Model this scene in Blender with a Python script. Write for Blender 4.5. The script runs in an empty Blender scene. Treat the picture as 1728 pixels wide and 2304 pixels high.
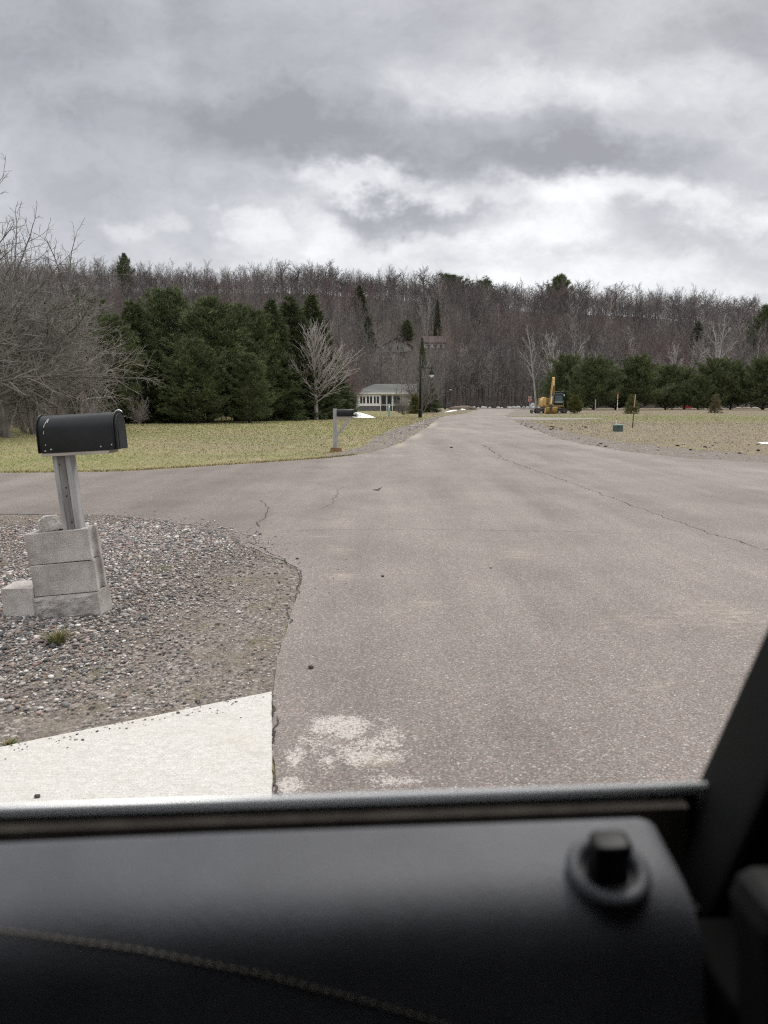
import bpy, math, random
import numpy as np
from mathutils import Vector, Matrix, Euler
from mathutils import noise as mnoise
PI = math.pi
R = math.radians
SC = bpy.context.scene
COL = SC.collection
random.seed(7)
NPR = np.random.default_rng(7)

# ------------------------------------------------------------------ camera numbers (photo 1728 x 2304)
F, CX, CY, HOR, CH = 1600.0, 864.0, 1152.0, 905.0, 1.30
PITCH = math.atan((CY - HOR) / F)
CP, SP = math.cos(PITCH), math.sin(PITCH)
K = 1728 / 1659.0                       # the enlarged view the photograph was measured in

def ray(px, py):
    xc, yc = (px - CX) / F, (CY - py) / F
    return Vector((xc, CP + yc * SP, -SP + yc * CP))
def sm(a, b, x):
    t = min(1, max(0, (x - a) / (b - a))); return t * t * (3 - 2 * t)
# crest of the hill: photo column -> row of the ground below the crest trees
CREST = [(-900, 654), (0, 662), (300, 662), (500, 670), (700, 676), (900, 684), (1000, 686), (1100, 702), (1200, 716), (1300, 720), (1430, 722), (1600, 736), (1728, 755), (2600, 800)]
YC = 330.0
def crest_z(x):
    px = CX + x / YC * F * 0.985
    for (a, b), (c, d) in zip(CREST, CREST[1:]):
        if px <= c or (c, d) == CREST[-1]:
            py = b + (d - b) * min(1, max(0, (px - a) / (c - a)))
            return CH + (HOR - py) / F * YC
def height(x, y):
    z = 0.0
    t = (y - 164) / (YC - 164)
    if t > 0:
        u = min(t, 1)
        z = crest_z(x * YC / max(y, 100)) * (0.62 * u + 0.38 * u * u * (3 - 2 * u))
        if t > 1: z -= (y - YC) * 0.10
        z += 1.4 * math.sin(x * .05 + y * .03) * min(1, t * 4) * (1 - 0.5 * u)
    if x < -4 and y > 70:                       # the house stands on a slight rise
        z += 0.45 * sm(72, 100, y) * sm(-4, -12, x) * (1 - sm(140, 164, y))
    return z
def hit(px, py, far=420):
    d = ray(px, py); o = Vector((0, 0, CH))
    if d.z < 0:
        t = -CH / d.z
        p = o + d * t
        if p.y < 70: return Vector((p.x, p.y, 0))
    y = 8.0; last = 8.0
    while y < far:
        p = o + d * (y / d.y)
        if p.z <= height(p.x, p.y):
            a, b = last, y
            for _ in range(18):
                m = (a + b) / 2; q = o + d * (m / d.y)
                if q.z <= height(q.x, q.y): b = m
                else: a = m
            q = o + d * (b / d.y); return Vector((q.x, q.y, height(q.x, q.y)))
        last = y; y += 1.0
    p = o + d * (far / d.y); return Vector((p.x, p.y, height(p.x, p.y)))
def D(x, y): return hit(x * K, y * K)
def at(px, py, y):
    d = ray(px, py); return Vector((0, 0, CH)) + d * (y / d.y)
def ground(x, y): return Vector((x, y, height(x, y)))

# ------------------------------------------------------------------ objects
def tag(o, label=None, cat=None, group=None, kind=None):
    if label: o['label'] = label
    if cat: o['category'] = cat
    if group: o['group'] = group
    if kind: o['kind'] = kind
    return o
def thing(name, label, cat, loc=(0, 0, 0), rotz=0, group=None, scale=1):
    o = bpy.data.objects.new(name, None); COL.objects.link(o)
    o.location = loc; o.rotation_euler = (0, 0, rotz); o.empty_display_size = .2
    if scale != 1: o.scale = (scale,) * 3
    return tag(o, label, cat, group)
def link(name, me, parent=None):
    o = bpy.data.objects.new(name, me); COL.objects.link(o)
    if parent: o.parent = parent
    return o
def dup(root, loc, rotz, scale=1, label=None, group=None):
    c = root.copy(); COL.objects.link(c); c.location = loc; c.rotation_euler = (0, 0, rotz)
    c.scale = (scale,) * 3 if not isinstance(scale, tuple) else scale
    if label: c['label'] = label
    if group: c['group'] = group
    for ch in list(root.children):
        d = ch.copy(); COL.objects.link(d); d.parent = c
        for g in list(ch.children):
            e = g.copy(); COL.objects.link(e); e.parent = d
    return c
def mesh_np(name, V, T, mats, fm=None, smooth=False):
    V = np.asarray(V, np.float32).reshape(-1, 3); T = np.asarray(T, np.int32).reshape(-1, 3)
    me = bpy.data.meshes.new(name)
    me.vertices.add(len(V)); me.vertices.foreach_set('co', V.ravel())
    me.loops.add(T.size); me.loops.foreach_set('vertex_index', T.ravel())
    me.polygons.add(len(T))
    me.polygons.foreach_set('loop_start', np.arange(0, T.size, 3, dtype=np.int32))
    if fm is not None: me.polygons.foreach_set('material_index', np.asarray(fm, np.int32))
    me.polygons.foreach_set('use_smooth', np.full(len(T), smooth))
    for m in mats: me.materials.append(m)
    me.update(calc_edges=True)
    return me
def tri_soup(name, P, mats, fm=None):
    P = np.asarray(P, np.float32).reshape(-1, 3, 3)
    return mesh_np(name, P.reshape(-1, 3), np.arange(len(P) * 3).reshape(-1, 3), mats, fm)

class MB:
    def __init__(s): s.v = []; s.f = []; s.m = []; s.mi = 0
    def add(s, vs, fs):
        b = len(s.v); s.v.extend(tuple(v) for v in vs)
        for f in fs: s.f.append(tuple(b + i for i in f)); s.m.append(s.mi)
    def box(s, c, size, rot=None):
        x, y, z = (k / 2 for k in size); c = Vector(c)
        vs = [Vector((a * x, b * y, d * z)) for d in (-1, 1) for b in (-1, 1) for a in (-1, 1)]
        if rot is not None: vs = [rot @ v for v in vs]
        s.add([v + c for v in vs], [(0, 2, 3, 1), (4, 5, 7, 6), (0, 1, 5, 4), (2, 6, 7, 3), (0, 4, 6, 2), (1, 3, 7, 5)])
        return s
    def bb(s, x0, x1, y0, y1, z0, z1):
        return s.box(((x0 + x1) / 2, (y0 + y1) / 2, (z0 + z1) / 2), (x1 - x0, y1 - y0, z1 - z0))
    def bar(s, a, b, w, h, up=(0, 0, 1)):
        a, b = Vector(a), Vector(b); d = b - a; L = d.length; d.normalize()
        up = Vector(up); r = d.cross(up)
        if r.length < 1e-4: r = d.cross(Vector((1, 0, 0)))
        r.normalize(); u = r.cross(d)
        m = Matrix((r, d, u)).transposed()
        return s.box((a + b) / 2, (w, L, h), m)
    def tube(s, pts, rad, n=8, caps=True):
        pts = [Vector(p) for p in pts]
        if not hasattr(rad, '__len__'): rad = [rad] * len(pts)
        vs = []; fs = []; ref = None
        for i, p in enumerate(pts):
            d = (pts[min(i + 1, len(pts) - 1)] - pts[max(i - 1, 0)]).normalized()
            if ref is None: ref = Vector((1, 0, 0)) if abs(d.x) < .8 else Vector((0, 1, 0))
            a = (ref - d * ref.dot(d)).normalized(); b = d.cross(a); ref = a
            for k in range(n):
                t = 2 * PI * k / n; vs.append(p + (a * math.cos(t) + b * math.sin(t)) * rad[i])
        for i in range(len(pts) - 1):
            for k in range(n):
                k2 = (k + 1) % n
                fs.append((i * n + k, i * n + k2, (i + 1) * n + k2, (i + 1) * n + k))
        if caps: fs.append(tuple(range(n - 1, -1, -1))); fs.append(tuple(range((len(pts) - 1) * n, len(pts) * n)))
        s.add(vs, fs); return s
    def lathe(s, prof, n=16, c=(0, 0, 0)):
        c = Vector(c); vs = []; fs = []
        for r, z in prof:
            for k in range(n):
                t = 2 * PI * k / n; vs.append(c + Vector((r * math.cos(t), r * math.sin(t), z)))
        for i in range(len(prof) - 1):
            for k in range(n):
                k2 = (k + 1) % n; fs.append((i * n + k, i * n + k2, (i + 1) * n + k2, (i + 1) * n + k))
        fs.append(tuple(range(n - 1, -1, -1))); fs.append(tuple(range((len(prof) - 1) * n, len(prof) * n)))
        s.add(vs, fs); return s
    def prism(s, poly, a, b, axis='y'):
        """poly: 2D points (CCW); extruded from a to b along the axis."""
        def P(u, v, w):
            return {'y': (u, w, v), 'x': (w, u, v), 'z': (u, v, w)}[axis]
        n = len(poly)
        vs = [P(u, v, a) for u, v in poly] + [P(u, v, b) for u, v in poly]
        fs = [tuple(range(n)), tuple(range(2 * n - 1, n - 1, -1))]
        fs += [(i, n + i, n + (i + 1) % n, (i + 1) % n) for i in range(n)]
        s.add(vs, fs); return s
    def build(s, name, mats, parent=None, smooth=False, bevel=0, seg=2):
        if not isinstance(mats, (list, tuple)): mats = [mats]
        me = bpy.data.meshes.new(name); me.from_pydata(s.v, [], s.f)
        for m in mats: me.materials.append(m)
        me.polygons.foreach_set('material_index', s.m)
        import bmesh
        bm = bmesh.new(); bm.from_mesh(me); bmesh.ops.recalc_face_normals(bm, faces=bm.faces[:]); bm.to_mesh(me); bm.free()
        me.polygons.foreach_set('use_smooth', [smooth] * len(me.polygons))
        o = link(name, me, parent)
        if bevel:
            b = o.modifiers.new('bevel', 'BEVEL'); b.width = bevel; b.segments = seg; b.limit_method = 'ANGLE'; b.angle_limit = R(35)
        return o

def in_poly(p, poly):
    x, y = p[0], p[1]; c = False; n = len(poly); j = n - 1
    for i in range(n):
        xi, yi, xj, yj = poly[i][0], poly[i][1], poly[j][0], poly[j][1]
        if (yi > y) != (yj > y) and x < (xj - xi) * (y - yi) / (yj - yi) + xi: c = not c
        j = i
    return c
def in_poly_np(X, Y, poly):
    c = np.zeros(len(X), bool); n = len(poly); j = n - 1
    for i in range(n):
        xi, yi, xj, yj = poly[i][0], poly[i][1], poly[j][0], poly[j][1]
        if yi != yj: c ^= ((yi > Y) != (yj > Y)) & (X < (xj - xi) * (Y - yi) / (yj - yi) + xi)
        j = i
    return c

# ------------------------------------------------------------------ node helper
class NT:
    def __init__(s, tree): s.t = tree; s.l = tree.links
    def n(s, typ, **kw):
        nd = s.t.nodes.new(typ)
        for k, v in kw.items(): setattr(nd, k, v)
        return nd
    def put(s, sock, v):
        if v is None: return
        if isinstance(v, bpy.types.NodeSocket): s.l.new(v, sock)
        else:
            if hasattr(sock.default_value, '__len__') and not hasattr(v, '__len__'): v = [v] * len(sock.default_value)
            if hasattr(v, '__len__') and len(v) == 3 and len(sock.default_value) == 4: v = (*v, 1)
            sock.default_value = v
    def m(s, op, a, b=None, c=None, clamp=False):
        nd = s.n('ShaderNodeMath', operation=op, use_clamp=clamp)
        s.put(nd.inputs[0], a); s.put(nd.inputs[1], b)
        if c is not None: s.put(nd.inputs[2], c)
        return nd.outputs[0]
    def v(s, op, a, b=None, scale=None):
        nd = s.n('ShaderNodeVectorMath', operation=op); s.put(nd.inputs[0], a); s.put(nd.inputs[1], b)
        if scale is not None: s.put(nd.inputs['Scale'], scale)
        return nd.outputs['Value'] if op in ('LENGTH', 'DOT_PRODUCT') else nd.outputs[0]
    def sep(s, a):
        nd = s.n('ShaderNodeSeparateXYZ'); s.put(nd.inputs[0], a); return nd.outputs
    def comb(s, x=0, y=0, z=0):
        nd = s.n('ShaderNodeCombineXYZ')
        for k, q in zip(nd.inputs, (x, y, z)): s.put(k, q)
        return nd.outputs[0]
    def noise(s, vec, scale, detail=4, rough=.55, dist=0, col=False):
        nd = s.n('ShaderNodeTexNoise'); s.put(nd.inputs['Vector'], vec); nd.inputs['Scale'].default_value = scale
        nd.inputs['Detail'].default_value = detail; nd.inputs['Roughness'].default_value = rough; nd.inputs['Distortion'].default_value = dist
        return nd.outputs['Color' if col else 'Fac']
    def vor(s, vec, scale, feature='F1', out='Distance'):
        nd = s.n('ShaderNodeTexVoronoi', feature=feature); s.put(nd.inputs['Vector'], vec); nd.inputs['Scale'].default_value = scale
        return nd.outputs[out]
    def mr(s, val, a, b, c=0, d=1, smooth=True):
        nd = s.n('ShaderNodeMapRange', interpolation_type='SMOOTHSTEP' if smooth else 'LINEAR')
        s.put(nd.inputs[0], val)
        for i, q in enumerate((a, b, c, d)): s.put(nd.inputs[1 + i], q)
        return nd.outputs[0]
    def ramp(s, fac, stops, interp='LINEAR'):
        nd = s.n('ShaderNodeValToRGB'); s.put(nd.inputs[0], fac); cr = nd.color_ramp; cr.interpolation = interp
        while len(cr.elements) < len(stops): cr.elements.new(.5)
        for e, (p, c) in zip(cr.elements, stops):
            e.position = p; e.color = (*c, 1) if hasattr(c, '__len__') else (c, c, c, 1)
        return nd.outputs[0]
    def mix(s, fac, a, b, mode='MIX'):
        nd = s.n('ShaderNodeMix', data_type='RGBA', blend_type=mode); s.put(nd.inputs[0], fac); s.put(nd.inputs[6], a); s.put(nd.inputs[7], b)
        return nd.outputs[2]
    def ell(s, xyz, cx, cy, rx, ry, ang=0, inner=0.0):
        """soft ellipse in x, y: 1 inside, 0 outside"""
        dx = s.m('SUBTRACT', xyz[0], cx); dy = s.m('SUBTRACT', xyz[1], cy)
        ca, sa = math.cos(ang), math.sin(ang)
        u = s.m('DIVIDE', s.m('ADD', s.m('MULTIPLY', dx, ca), s.m('MULTIPLY', dy, sa)), rx)
        w = s.m('DIVIDE', s.m('SUBTRACT', s.m('MULTIPLY', dy, ca), s.m('MULTIPLY', dx, sa)), ry)
        d = s.m('SQRT', s.m('ADD', s.m('MULTIPLY', u, u), s.m('MULTIPLY', w, w)))
        return s.mr(d, 1.0, inner, 0, 1)
def material(name, rough=.8, spec=.3):
    m = bpy.data.materials.new(name); m.use_nodes = True
    t = NT(m.node_tree); b = m.node_tree.nodes['Principled BSDF']
    b.inputs['Roughness'].default_value = rough; b.inputs['Specular IOR Level'].default_value = spec
    t.b = b
    t.obj = t.n('ShaderNodeTexCoord').outputs['Object']
    geo = t.n('ShaderNodeNewGeometry'); t.pos = geo.outputs['Position']; t.rnd = geo.outputs['Random Per Island']
    return m, t
def bump(t, h, strength=.5, dist=.01):
    nd = t.n('ShaderNodeBump'); nd.inputs['Strength'].default_value = strength; nd.inputs['Distance'].default_value = dist
    t.put(nd.inputs['Height'], h); t.l.new(nd.outputs[0], t.b.inputs['Normal'])
def simple(name, col, rough=.6, spec=.4, var=.25, scale=8, metal=0, bmp=0):
    """a plain paint, plastic, metal: slight mottling, so it is never one flat tone"""
    m, t = material(name, rough, spec)
    n = t.noise(t.obj, scale, 6, .6)
    c = t.mix(t.mr(n, .3, .7), [k * (1 - var) for k in col], [min(1, k * (1 + var)) for k in col])
    t.put(t.b.inputs['Base Color'], c); t.b.inputs['Metallic'].default_value = metal
    t.put(t.b.inputs['Roughness'], t.mr(n, .3, .7, rough * .85, min(1, rough * 1.12)))
    if bmp: bump(t, t.noise(t.obj, scale * 12, 4), bmp, .003)
    return m
# ------------------------------------------------------------------ world, sun, camera
def uv_dir(x, y):
    d = ray(x * K, y * K); return d.x / d.y, d.z / d.y
SUN_EL, SUN_AZ = R(48), R(24)            # azimuth to the right of the view direction (+Y)
W = bpy.data.worlds.new("World"); SC.world = W; W.use_nodes = True
w = NT(W.node_tree)
bg = W.node_tree.nodes['Background']; bg.inputs['Strength'].default_value = 0.1
sky = w.n('ShaderNodeTexSky', sky_type='NISHITA'); sky.sun_disc = False
sky.sun_elevation = SUN_EL; sky.sun_rotation = SUN_AZ; sky.air_density = 1; sky.dust_density = 2
dirv = w.v('NORMALIZE', w.n('ShaderNodeTexCoord').outputs['Generated'])
dx, dy, dz = w.sep(dirv)
yy = w.m('MAXIMUM', dy, 0.08)
u = w.m('DIVIDE', dx, yy); v = w.m('DIVIDE', dz, yy)
uv = w.comb(u, w.m('MULTIPLY', v, 1.35), 0.3)
n1 = w.noise(w.v('MULTIPLY', uv, (1, 1, 1)), 2.6, 6, .58, col=True)
n1s = w.sep(w.v('SUBTRACT', n1, (.5, .5, .5)))
n2 = w.noise(w.v('ADD', uv, (3.1, 1.7, 5)), 9.0, 6, .6, col=True)
n2s = w.sep(w.v('SUBTRACT', n2, (.5, .5, .5)))
uw = w.m('ADD', w.m('ADD', u, w.m('MULTIPLY', n1s[0], .5)), w.m('MULTIPLY', n2s[0], .17))
vw = w.m('ADD', w.m('ADD', v, w.m('MULTIPLY', n1s[1], .22)), w.m('MULTIPLY', n2s[1], .085))
base = w.mr(v, 0.08, 0.50, 0.74, 0.50, False)
acc = base
#          px    py    rx   ry   amp   (clouds: dark masses and bright gaps, as directions)
BLOBS = [(770, 320, 330, 115, -.20), (620, 250, 380, 110, -.16), (180, 470, 380, 130, -.10), (120, 60, 560, 160, -.13), (1250, 285, 210, 62, -.15), (1460, 368, 330, 44, -.12),
         (980, 452, 200, 30, -.22), (1600, 150, 150, 130, -.12), (40, 380, 420, 180, -.08), (880, 60, 330, 90, -.05), (1180, 350, 300, 36, -.12),
         (850, 396, 210, 30, .24), (1120, 470, 160, 40, .16), (1350, 430, 220, 46, .24), (1330, 195, 330, 60, .17), (495, 500, 90, 26, .15), (600, 540, 180, 24, .12),
         (1000, 560, 200, 40, .12), (1300, 590, 260, 50, .12), (760, 500, 220, 40, .08), (330, 170, 260, 36, .06), (250, 490, 60, 24, .12),
         (780, 545, 110, 40, -.08), (1480, 540, 190, 60, -.07), (1010, 545, 120, 40, -.06)]
for (x, y, rx, ry, amp) in BLOBS:
    cu, cv = uv_dir(x, y); ru = rx * K / F * 1.15; rv = ry * K / F * 1.3
    a = w.m('DIVIDE', w.m('SUBTRACT', uw, cu), ru); b = w.m('DIVIDE', w.m('SUBTRACT', vw, cv), rv)
    d = w.m('SQRT', w.m('ADD', w.m('MULTIPLY', a, a), w.m('MULTIPLY', b, b)))
    acc = w.m('ADD', acc, w.mr(d, 1.15, 0.25, 0, amp))
fine = w.noise(w.comb(w.m('ADD', u, w.m('MULTIPLY', n1s[0], .35)), w.m('MULTIPLY', w.m('ADD', v, w.m('MULTIPLY', n1s[1], .2)), 1.2), 4.4), 5.2, 10, .58)
acc = w.m('ADD', acc, w.m('MULTIPLY', w.m('SUBTRACT', fine, .5), .36))
big = w.noise(w.comb(uw, w.m('MULTIPLY', vw, 2.2), 9.4), 2.2, 5, .55)
acc = w.m('ADD', acc, w.m('MULTIPLY', w.m('SUBTRACT', big, .5), .20))
rip = w.noise(w.comb(w.m('ADD', w.m('MULTIPLY', u, .8), w.m('MULTIPLY', n1s[2], .6)), w.m('MULTIPLY', w.m('ADD', v, w.m('MULTIPLY', n2s[2], .12)), 1.5), 7.7), 9, 9, .62)
rip = w.m('ABSOLUTE', w.m('SUBTRACT', rip, .5)); rip = w.m('ADD', .62, w.m('MULTIPLY', rip, -1.5))
acc = w.m('ADD', acc, w.m('MULTIPLY', w.m('SUBTRACT', rip, .5), w.mr(acc, .45, .75, .18, .42)))
acc = w.m('MINIMUM', w.m('MAXIMUM', acc, .325), .93)
# overhead and behind: an even overcast, brightest overhead
up = w.noise(w.v('MULTIPLY', dirv, (2, 2, 4)), 1.6, 5, .6)
ovc = w.m('MULTIPLY', w.mr(dz, 0.0, 0.95, .55, 1.6), w.mr(up, .3, .7, .8, 1.2))
frontal = w.m('MULTIPLY', w.mr(dy, .15, .4), w.mr(v, .95, .62))
lum = w.m('ADD', w.m('MULTIPLY', acc, frontal), w.m('MULTIPLY', ovc, w.m('SUBTRACT', 1, frontal)))
tint = w.mix(w.mr(lum, .34, .9), (.95, .975, 1.05), (.985, 1.0, 1.02))
cloud = w.v('SCALE', tint, scale=w.m('MULTIPLY', lum, 10.0))
col = w.mix(0.95, sky.outputs[0], cloud)
W.node_tree.links.new(col, bg.inputs['Color'])

sl = bpy.data.lights.new('sun', 'SUN'); sl.energy = 1.9; sl.angle = R(14); sl.color = (1, .965, .91)
so = bpy.data.objects.new('sun', sl); COL.objects.link(so)
sd = Vector((math.sin(SUN_AZ) * math.cos(SUN_EL), math.cos(SUN_AZ) * math.cos(SUN_EL), math.sin(SUN_EL)))
so.rotation_euler = (-sd).to_track_quat('-Z', 'Y').to_euler(); so.location = (20, -10, 60)

cam = bpy.data.cameras.new('camera'); co = bpy.data.objects.new('camera', cam); COL.objects.link(co)
co.location = (0, 0, CH); co.rotation_euler = (PI / 2 - PITCH, 0, 0)
cam.sensor_fit = 'VERTICAL'; cam.sensor_height = 36; cam.lens = F / 2304 * 36
cam.clip_start = 0.02; cam.clip_end = 3000
cam.dof.use_dof = True; cam.dof.focus_distance = 9.0; cam.dof.aperture_fstop = cam.lens / 3.0
SC.camera = co
SC.view_settings.view_transform = 'Standard'; SC.view_settings.look = 'None'; SC.view_settings.exposure = 0.17; SC.view_settings.gamma = 1
SC.render.engine = 'CYCLES'; SC.cycles.max_bounces = 6; SC.cycles.use_denoising = False
SC.cycles.sample_clamp_indirect = 4; SC.cycles.pixel_filter_type = 'BLACKMAN_HARRIS'; SC.cycles.filter_width = 1.15

# ------------------------------------------------------------------ materials of the ground
def make_ground_mat():
    m, t = material('ground_turf', .95, .1); p = t.sep(t.pos)
    n_big = t.noise(t.pos, .22, 5, .6); n_mid = t.noise(t.pos, 1.3, 6, .65); n_f = t.noise(t.v('MULTIPLY', t.pos, (1, 1, .3)), 16, 5, .7)
    lush = t.m('ADD', t.m('MULTIPLY', n_big, .6), t.m('MULTIPLY', n_mid, .4)); lush = t.m('ADD', lush, t.mr(p[0], 2, -3, 0, .07))
    turf = t.ramp(t.m('ADD', t.m('MULTIPLY', lush, .65), t.m('MULTIPLY', n_f, .35)),
                  [(.30, (.155, .122, .08)), (.42, (.20, .165, .10)), (.50, (.25, .21, .12)), (.58, (.18, .175, .075)), (.70, (.12, .14, .05))])
    mud = t.ramp(t.noise(t.pos, 5, 6, .7), [(.3, (.075, .058, .047)), (.5, (.165, .134, .108)), (.7, (.26, .215, .17))])
    # bare, muddy ground on the open field at the right, with a greener band across it
    fld = t.m('MULTIPLY', t.mr(p[0], 3, 6), t.mr(n_mid, .72, .50))
    fld = t.m('MULTIPLY', fld, t.m('SUBTRACT', 1, t.m('MULTIPLY', t.ell(p, 24, 62, 34, 20, 0, .3), .8)))
    c = t.mix(t.m('MULTIPLY', fld, .8), turf, mud)
    c = t.mix(t.m('MULTIPLY', t.ell(p, 26, 62, 32, 15, 0, .4), t.mr(n_mid, .35, .6, .1, .75)), c, (.085, .115, .035))
    # worn strip along the far left verge
    lf = t.m('MULTIPLY', t.ell(p, -4.5, 24, 5, 11, .2, .2), t.mr(n_mid, .35, .62))
    c = t.mix(t.m('MULTIPLY', lf, .75), c, mud)
    litter = t.ramp(t.noise(t.pos, 3, 7, .75), [(.3, (.035, .028, .024)), (.5, (.07, .057, .048)), (.68, (.12, .098, .08)), (.8, (.17, .145, .12))])
    wood = t.m('MAXIMUM', t.mr(p[1], 152, 162), 0)
    hl = t.m('MULTIPLY', t.mr(t.m('ADD', t.m('MULTIPLY', p[0], .55), p[1]), 24, 27), t.mr(p[0], -5.5, -8.5))
    hl = t.m('MULTIPLY', hl, t.mr(t.m('ADD', p[1], t.m('MULTIPLY', p[0], .9)), 30, 34))
    c = t.mix(wood, c, litter)
    t.put(t.b.inputs['Base Color'], c)
    bump(t, t.m('ADD', n_f, t.m('MULTIPLY', n_mid, 2)), .3, .03)
    return m
M_TURF = make_ground_mat()

def make_asphalt():
    m, t = material('asphalt', .86, .25); p = t.sep(t.pos)
    n_m = t.noise(t.pos, .9, 5, .6); n_b = t.noise(t.pos, .18, 4, .55); n_s = t.noise(t.v('MULTIPLY', t.pos, (1.4, .16, 1)), 1.0, 5, .6)
    warp = t.v('ADD', t.pos, t.v('SCALE', t.v('SUBTRACT', t.noise(t.pos, 60, 2, col=True), (.5, .5, .5)), scale=.012))
    cell = t.sep(t.vor(warp, 165, out='Color')); dist = t.vor(warp, 165)
    cell2 = t.sep(t.vor(t.v('ADD', warp, (3, 7, 0)), 52, out='Color')); dist2 = t.vor(t.v('ADD', warp, (3, 7, 0)), 52)
    agg = t.ramp(cell[0], [(0, (.104, .089, .080)), (.3, (.156, .135, .122)), (.62, (.204, .177, .160)), (.88, (.27, .235, .212)), (.98, (.38, .34, .305)), (1, (.50, .46, .42))])
    tint = t.ramp(cell[1], [(0, (1.10, .94, .90)), (.5, (1, 1, 1)), (1, (.94, 1.0, 1.04))])
    c = t.mix(1, agg, tint, 'MULTIPLY')
    chip = t.m('MULTIPLY', t.m('GREATER_THAN', cell2[0], .93), t.mr(dist2, .34, .2))
    c = t.mix(t.m('MULTIPLY', chip, .6), c, t.ramp(cell2[1], [(0, (.50, .34, .27)), (.4, (.62, .58, .54)), (.7, (.30, .30, .32)), (1, (.8, .77, .72))]))
    # wear: paler wheel tracks, darker fresh patches
    agg_ = None; c = t.mix(.25, c, (.195, .168, .152))
    tone = t.m('ADD', t.m('ADD', t.m('MULTIPLY', t.m('SUBTRACT', n_m, .5), .55), t.m('MULTIPLY', t.m('SUBTRACT', n_b, .5), .7)), t.m('MULTIPLY', t.m('SUBTRACT', n_s, .5), .85))
    c = t.mix(1, c, t.comb(*[t.m('ADD', 1.0, tone)] * 3), 'MULTIPLY')
    # an older, darker strip of paving along the left (towards the driveway at the left)
    old = t.m('MULTIPLY', t.mr(t.m('ADD', p[0], t.m('MULTIPLY', n_m, .25)), -1.0, -1.35), t.mr(p[1], 18, 15))
    c = t.mix(t.m('MULTIPLY', old, .5), c, t.mix(1, c, (.70, .68, .67), 'MULTIPLY'))
    # sand washed over the road
    sn = t.noise(t.v('MULTIPLY', t.pos, (2.4, 7.5, 1)), 2.2, 9, .74); sn2 = t.noise(t.pos, 240, 3, .7)
    sand = None
    for (x, y, rx, ry, ang, amp) in SAND:
        q = D(x, y); e = t.m('MULTIPLY', t.ell(p, q.x, q.y, rx, ry, ang), amp)
        sand = e if sand is None else t.m('MAXIMUM', sand, e)
    sf = t.m('MULTIPLY', t.mr(t.m('ADD', sand, t.m('MULTIPLY', t.m('SUBTRACT', sn, .5), 1.9)), .38, .95), t.mr(sn2, .3, .6, .35, 1))
    c = t.mix(t.m('MULTIPLY', sf, .52), c, (.46, .39, .30))
    # pale concrete residue next to the slab
    rn = t.noise(t.pos, 9, 9, .75, .5); spl = None
    for (x, y, rx, ry, ang, amp) in SPLASH:
        q = D(x, y); e = t.m('MULTIPLY', t.ell(p, q.x, q.y, rx, ry, ang), amp)
        spl = e if spl is None else t.m('MAXIMUM', spl, e)
    rf = t.m('MULTIPLY', t.mr(t.m('ADD', spl, t.m('ADD', t.m('MULTIPLY', t.m('SUBTRACT', rn, .5), 2.0), t.m('MULTIPLY', t.m('SUBTRACT', t.noise(t.pos, 70, 5, .8), .5), 2.6))), .52, .66), t.mr(cell[1], .0, .5, .3, 1))
    c = t.mix(t.m('MULTIPLY', rf, .72), c, t.ramp(cell[2], [(0, (.38, .35, .315)), (1, (.58, .545, .50))]))
    t.put(t.b.inputs['Base Color'], c)
    hgt = t.m('ADD', t.m('MULTIPLY', dist, -1), t.m('MULTIPLY', cell[0], .35))
    bump(t, t.m('MULTIPLY', hgt, t.m('SUBTRACT', 1, t.m('MULTIPLY', rf, .7))), .6, .004)
    return m
SAND = [(735, 1130, .45, .85, 0, .55), (735, 1190, .34, .60, .2, .62), (740, 1245, .34, .32, 0, .66), (690, 1160, .7, .12, 0, .6), (1120, 1200, .55, .6, .7, .6),
        (1400, 1345, .9, .6, 0, .55), (1560, 1330, .8, 1.0, 0, .58), (920, 1305, .3, .22, 0, .65), (820, 1650, .22, .13, .2, .75), (1430, 1480, .5, .3, 0, .5), (1200, 1000, 4, 3, 0, .32), (960, 925, 2.0, 9, .25, .6), (760, 1020, 2.5, 1, 0, .35), (866, 962, .5, 4, -.1, .8), (900, 942, .55, 6, -.1, .85), (935, 918, .7, 14, -.1, .85), (1120, 945, .6, 9, .3, .5), (880, 1110, .5, 1.4, 0, .3), (1010, 1150, .35, 2.2, -.25, .42), (1250, 960, 1.2, 4, .5, .5)]
SPLASH = [(745, 1600, .42, .42, 0, .62), (740, 1575, .25, .24, .4, 1.0), (640, 1640, .08, .16, 0, .95), (625, 1700, .10, .12, 0, 1.05), (780, 1640, .34, .13, .1, .82), (830, 1600, .22, .2, 0, .7), (870, 1690, .25, .08, 0, .66)]
M_ASPH = make_asphalt()
M_CRACK, _t = material('crack_tar', .9, .1); _t.put(_t.b.inputs['Base Color'], _t.ramp(_t.noise(_t.pos, 9, 4), [(.3, (.03, .027, .026)), (.7, (.085, .075, .07))]))

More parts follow.
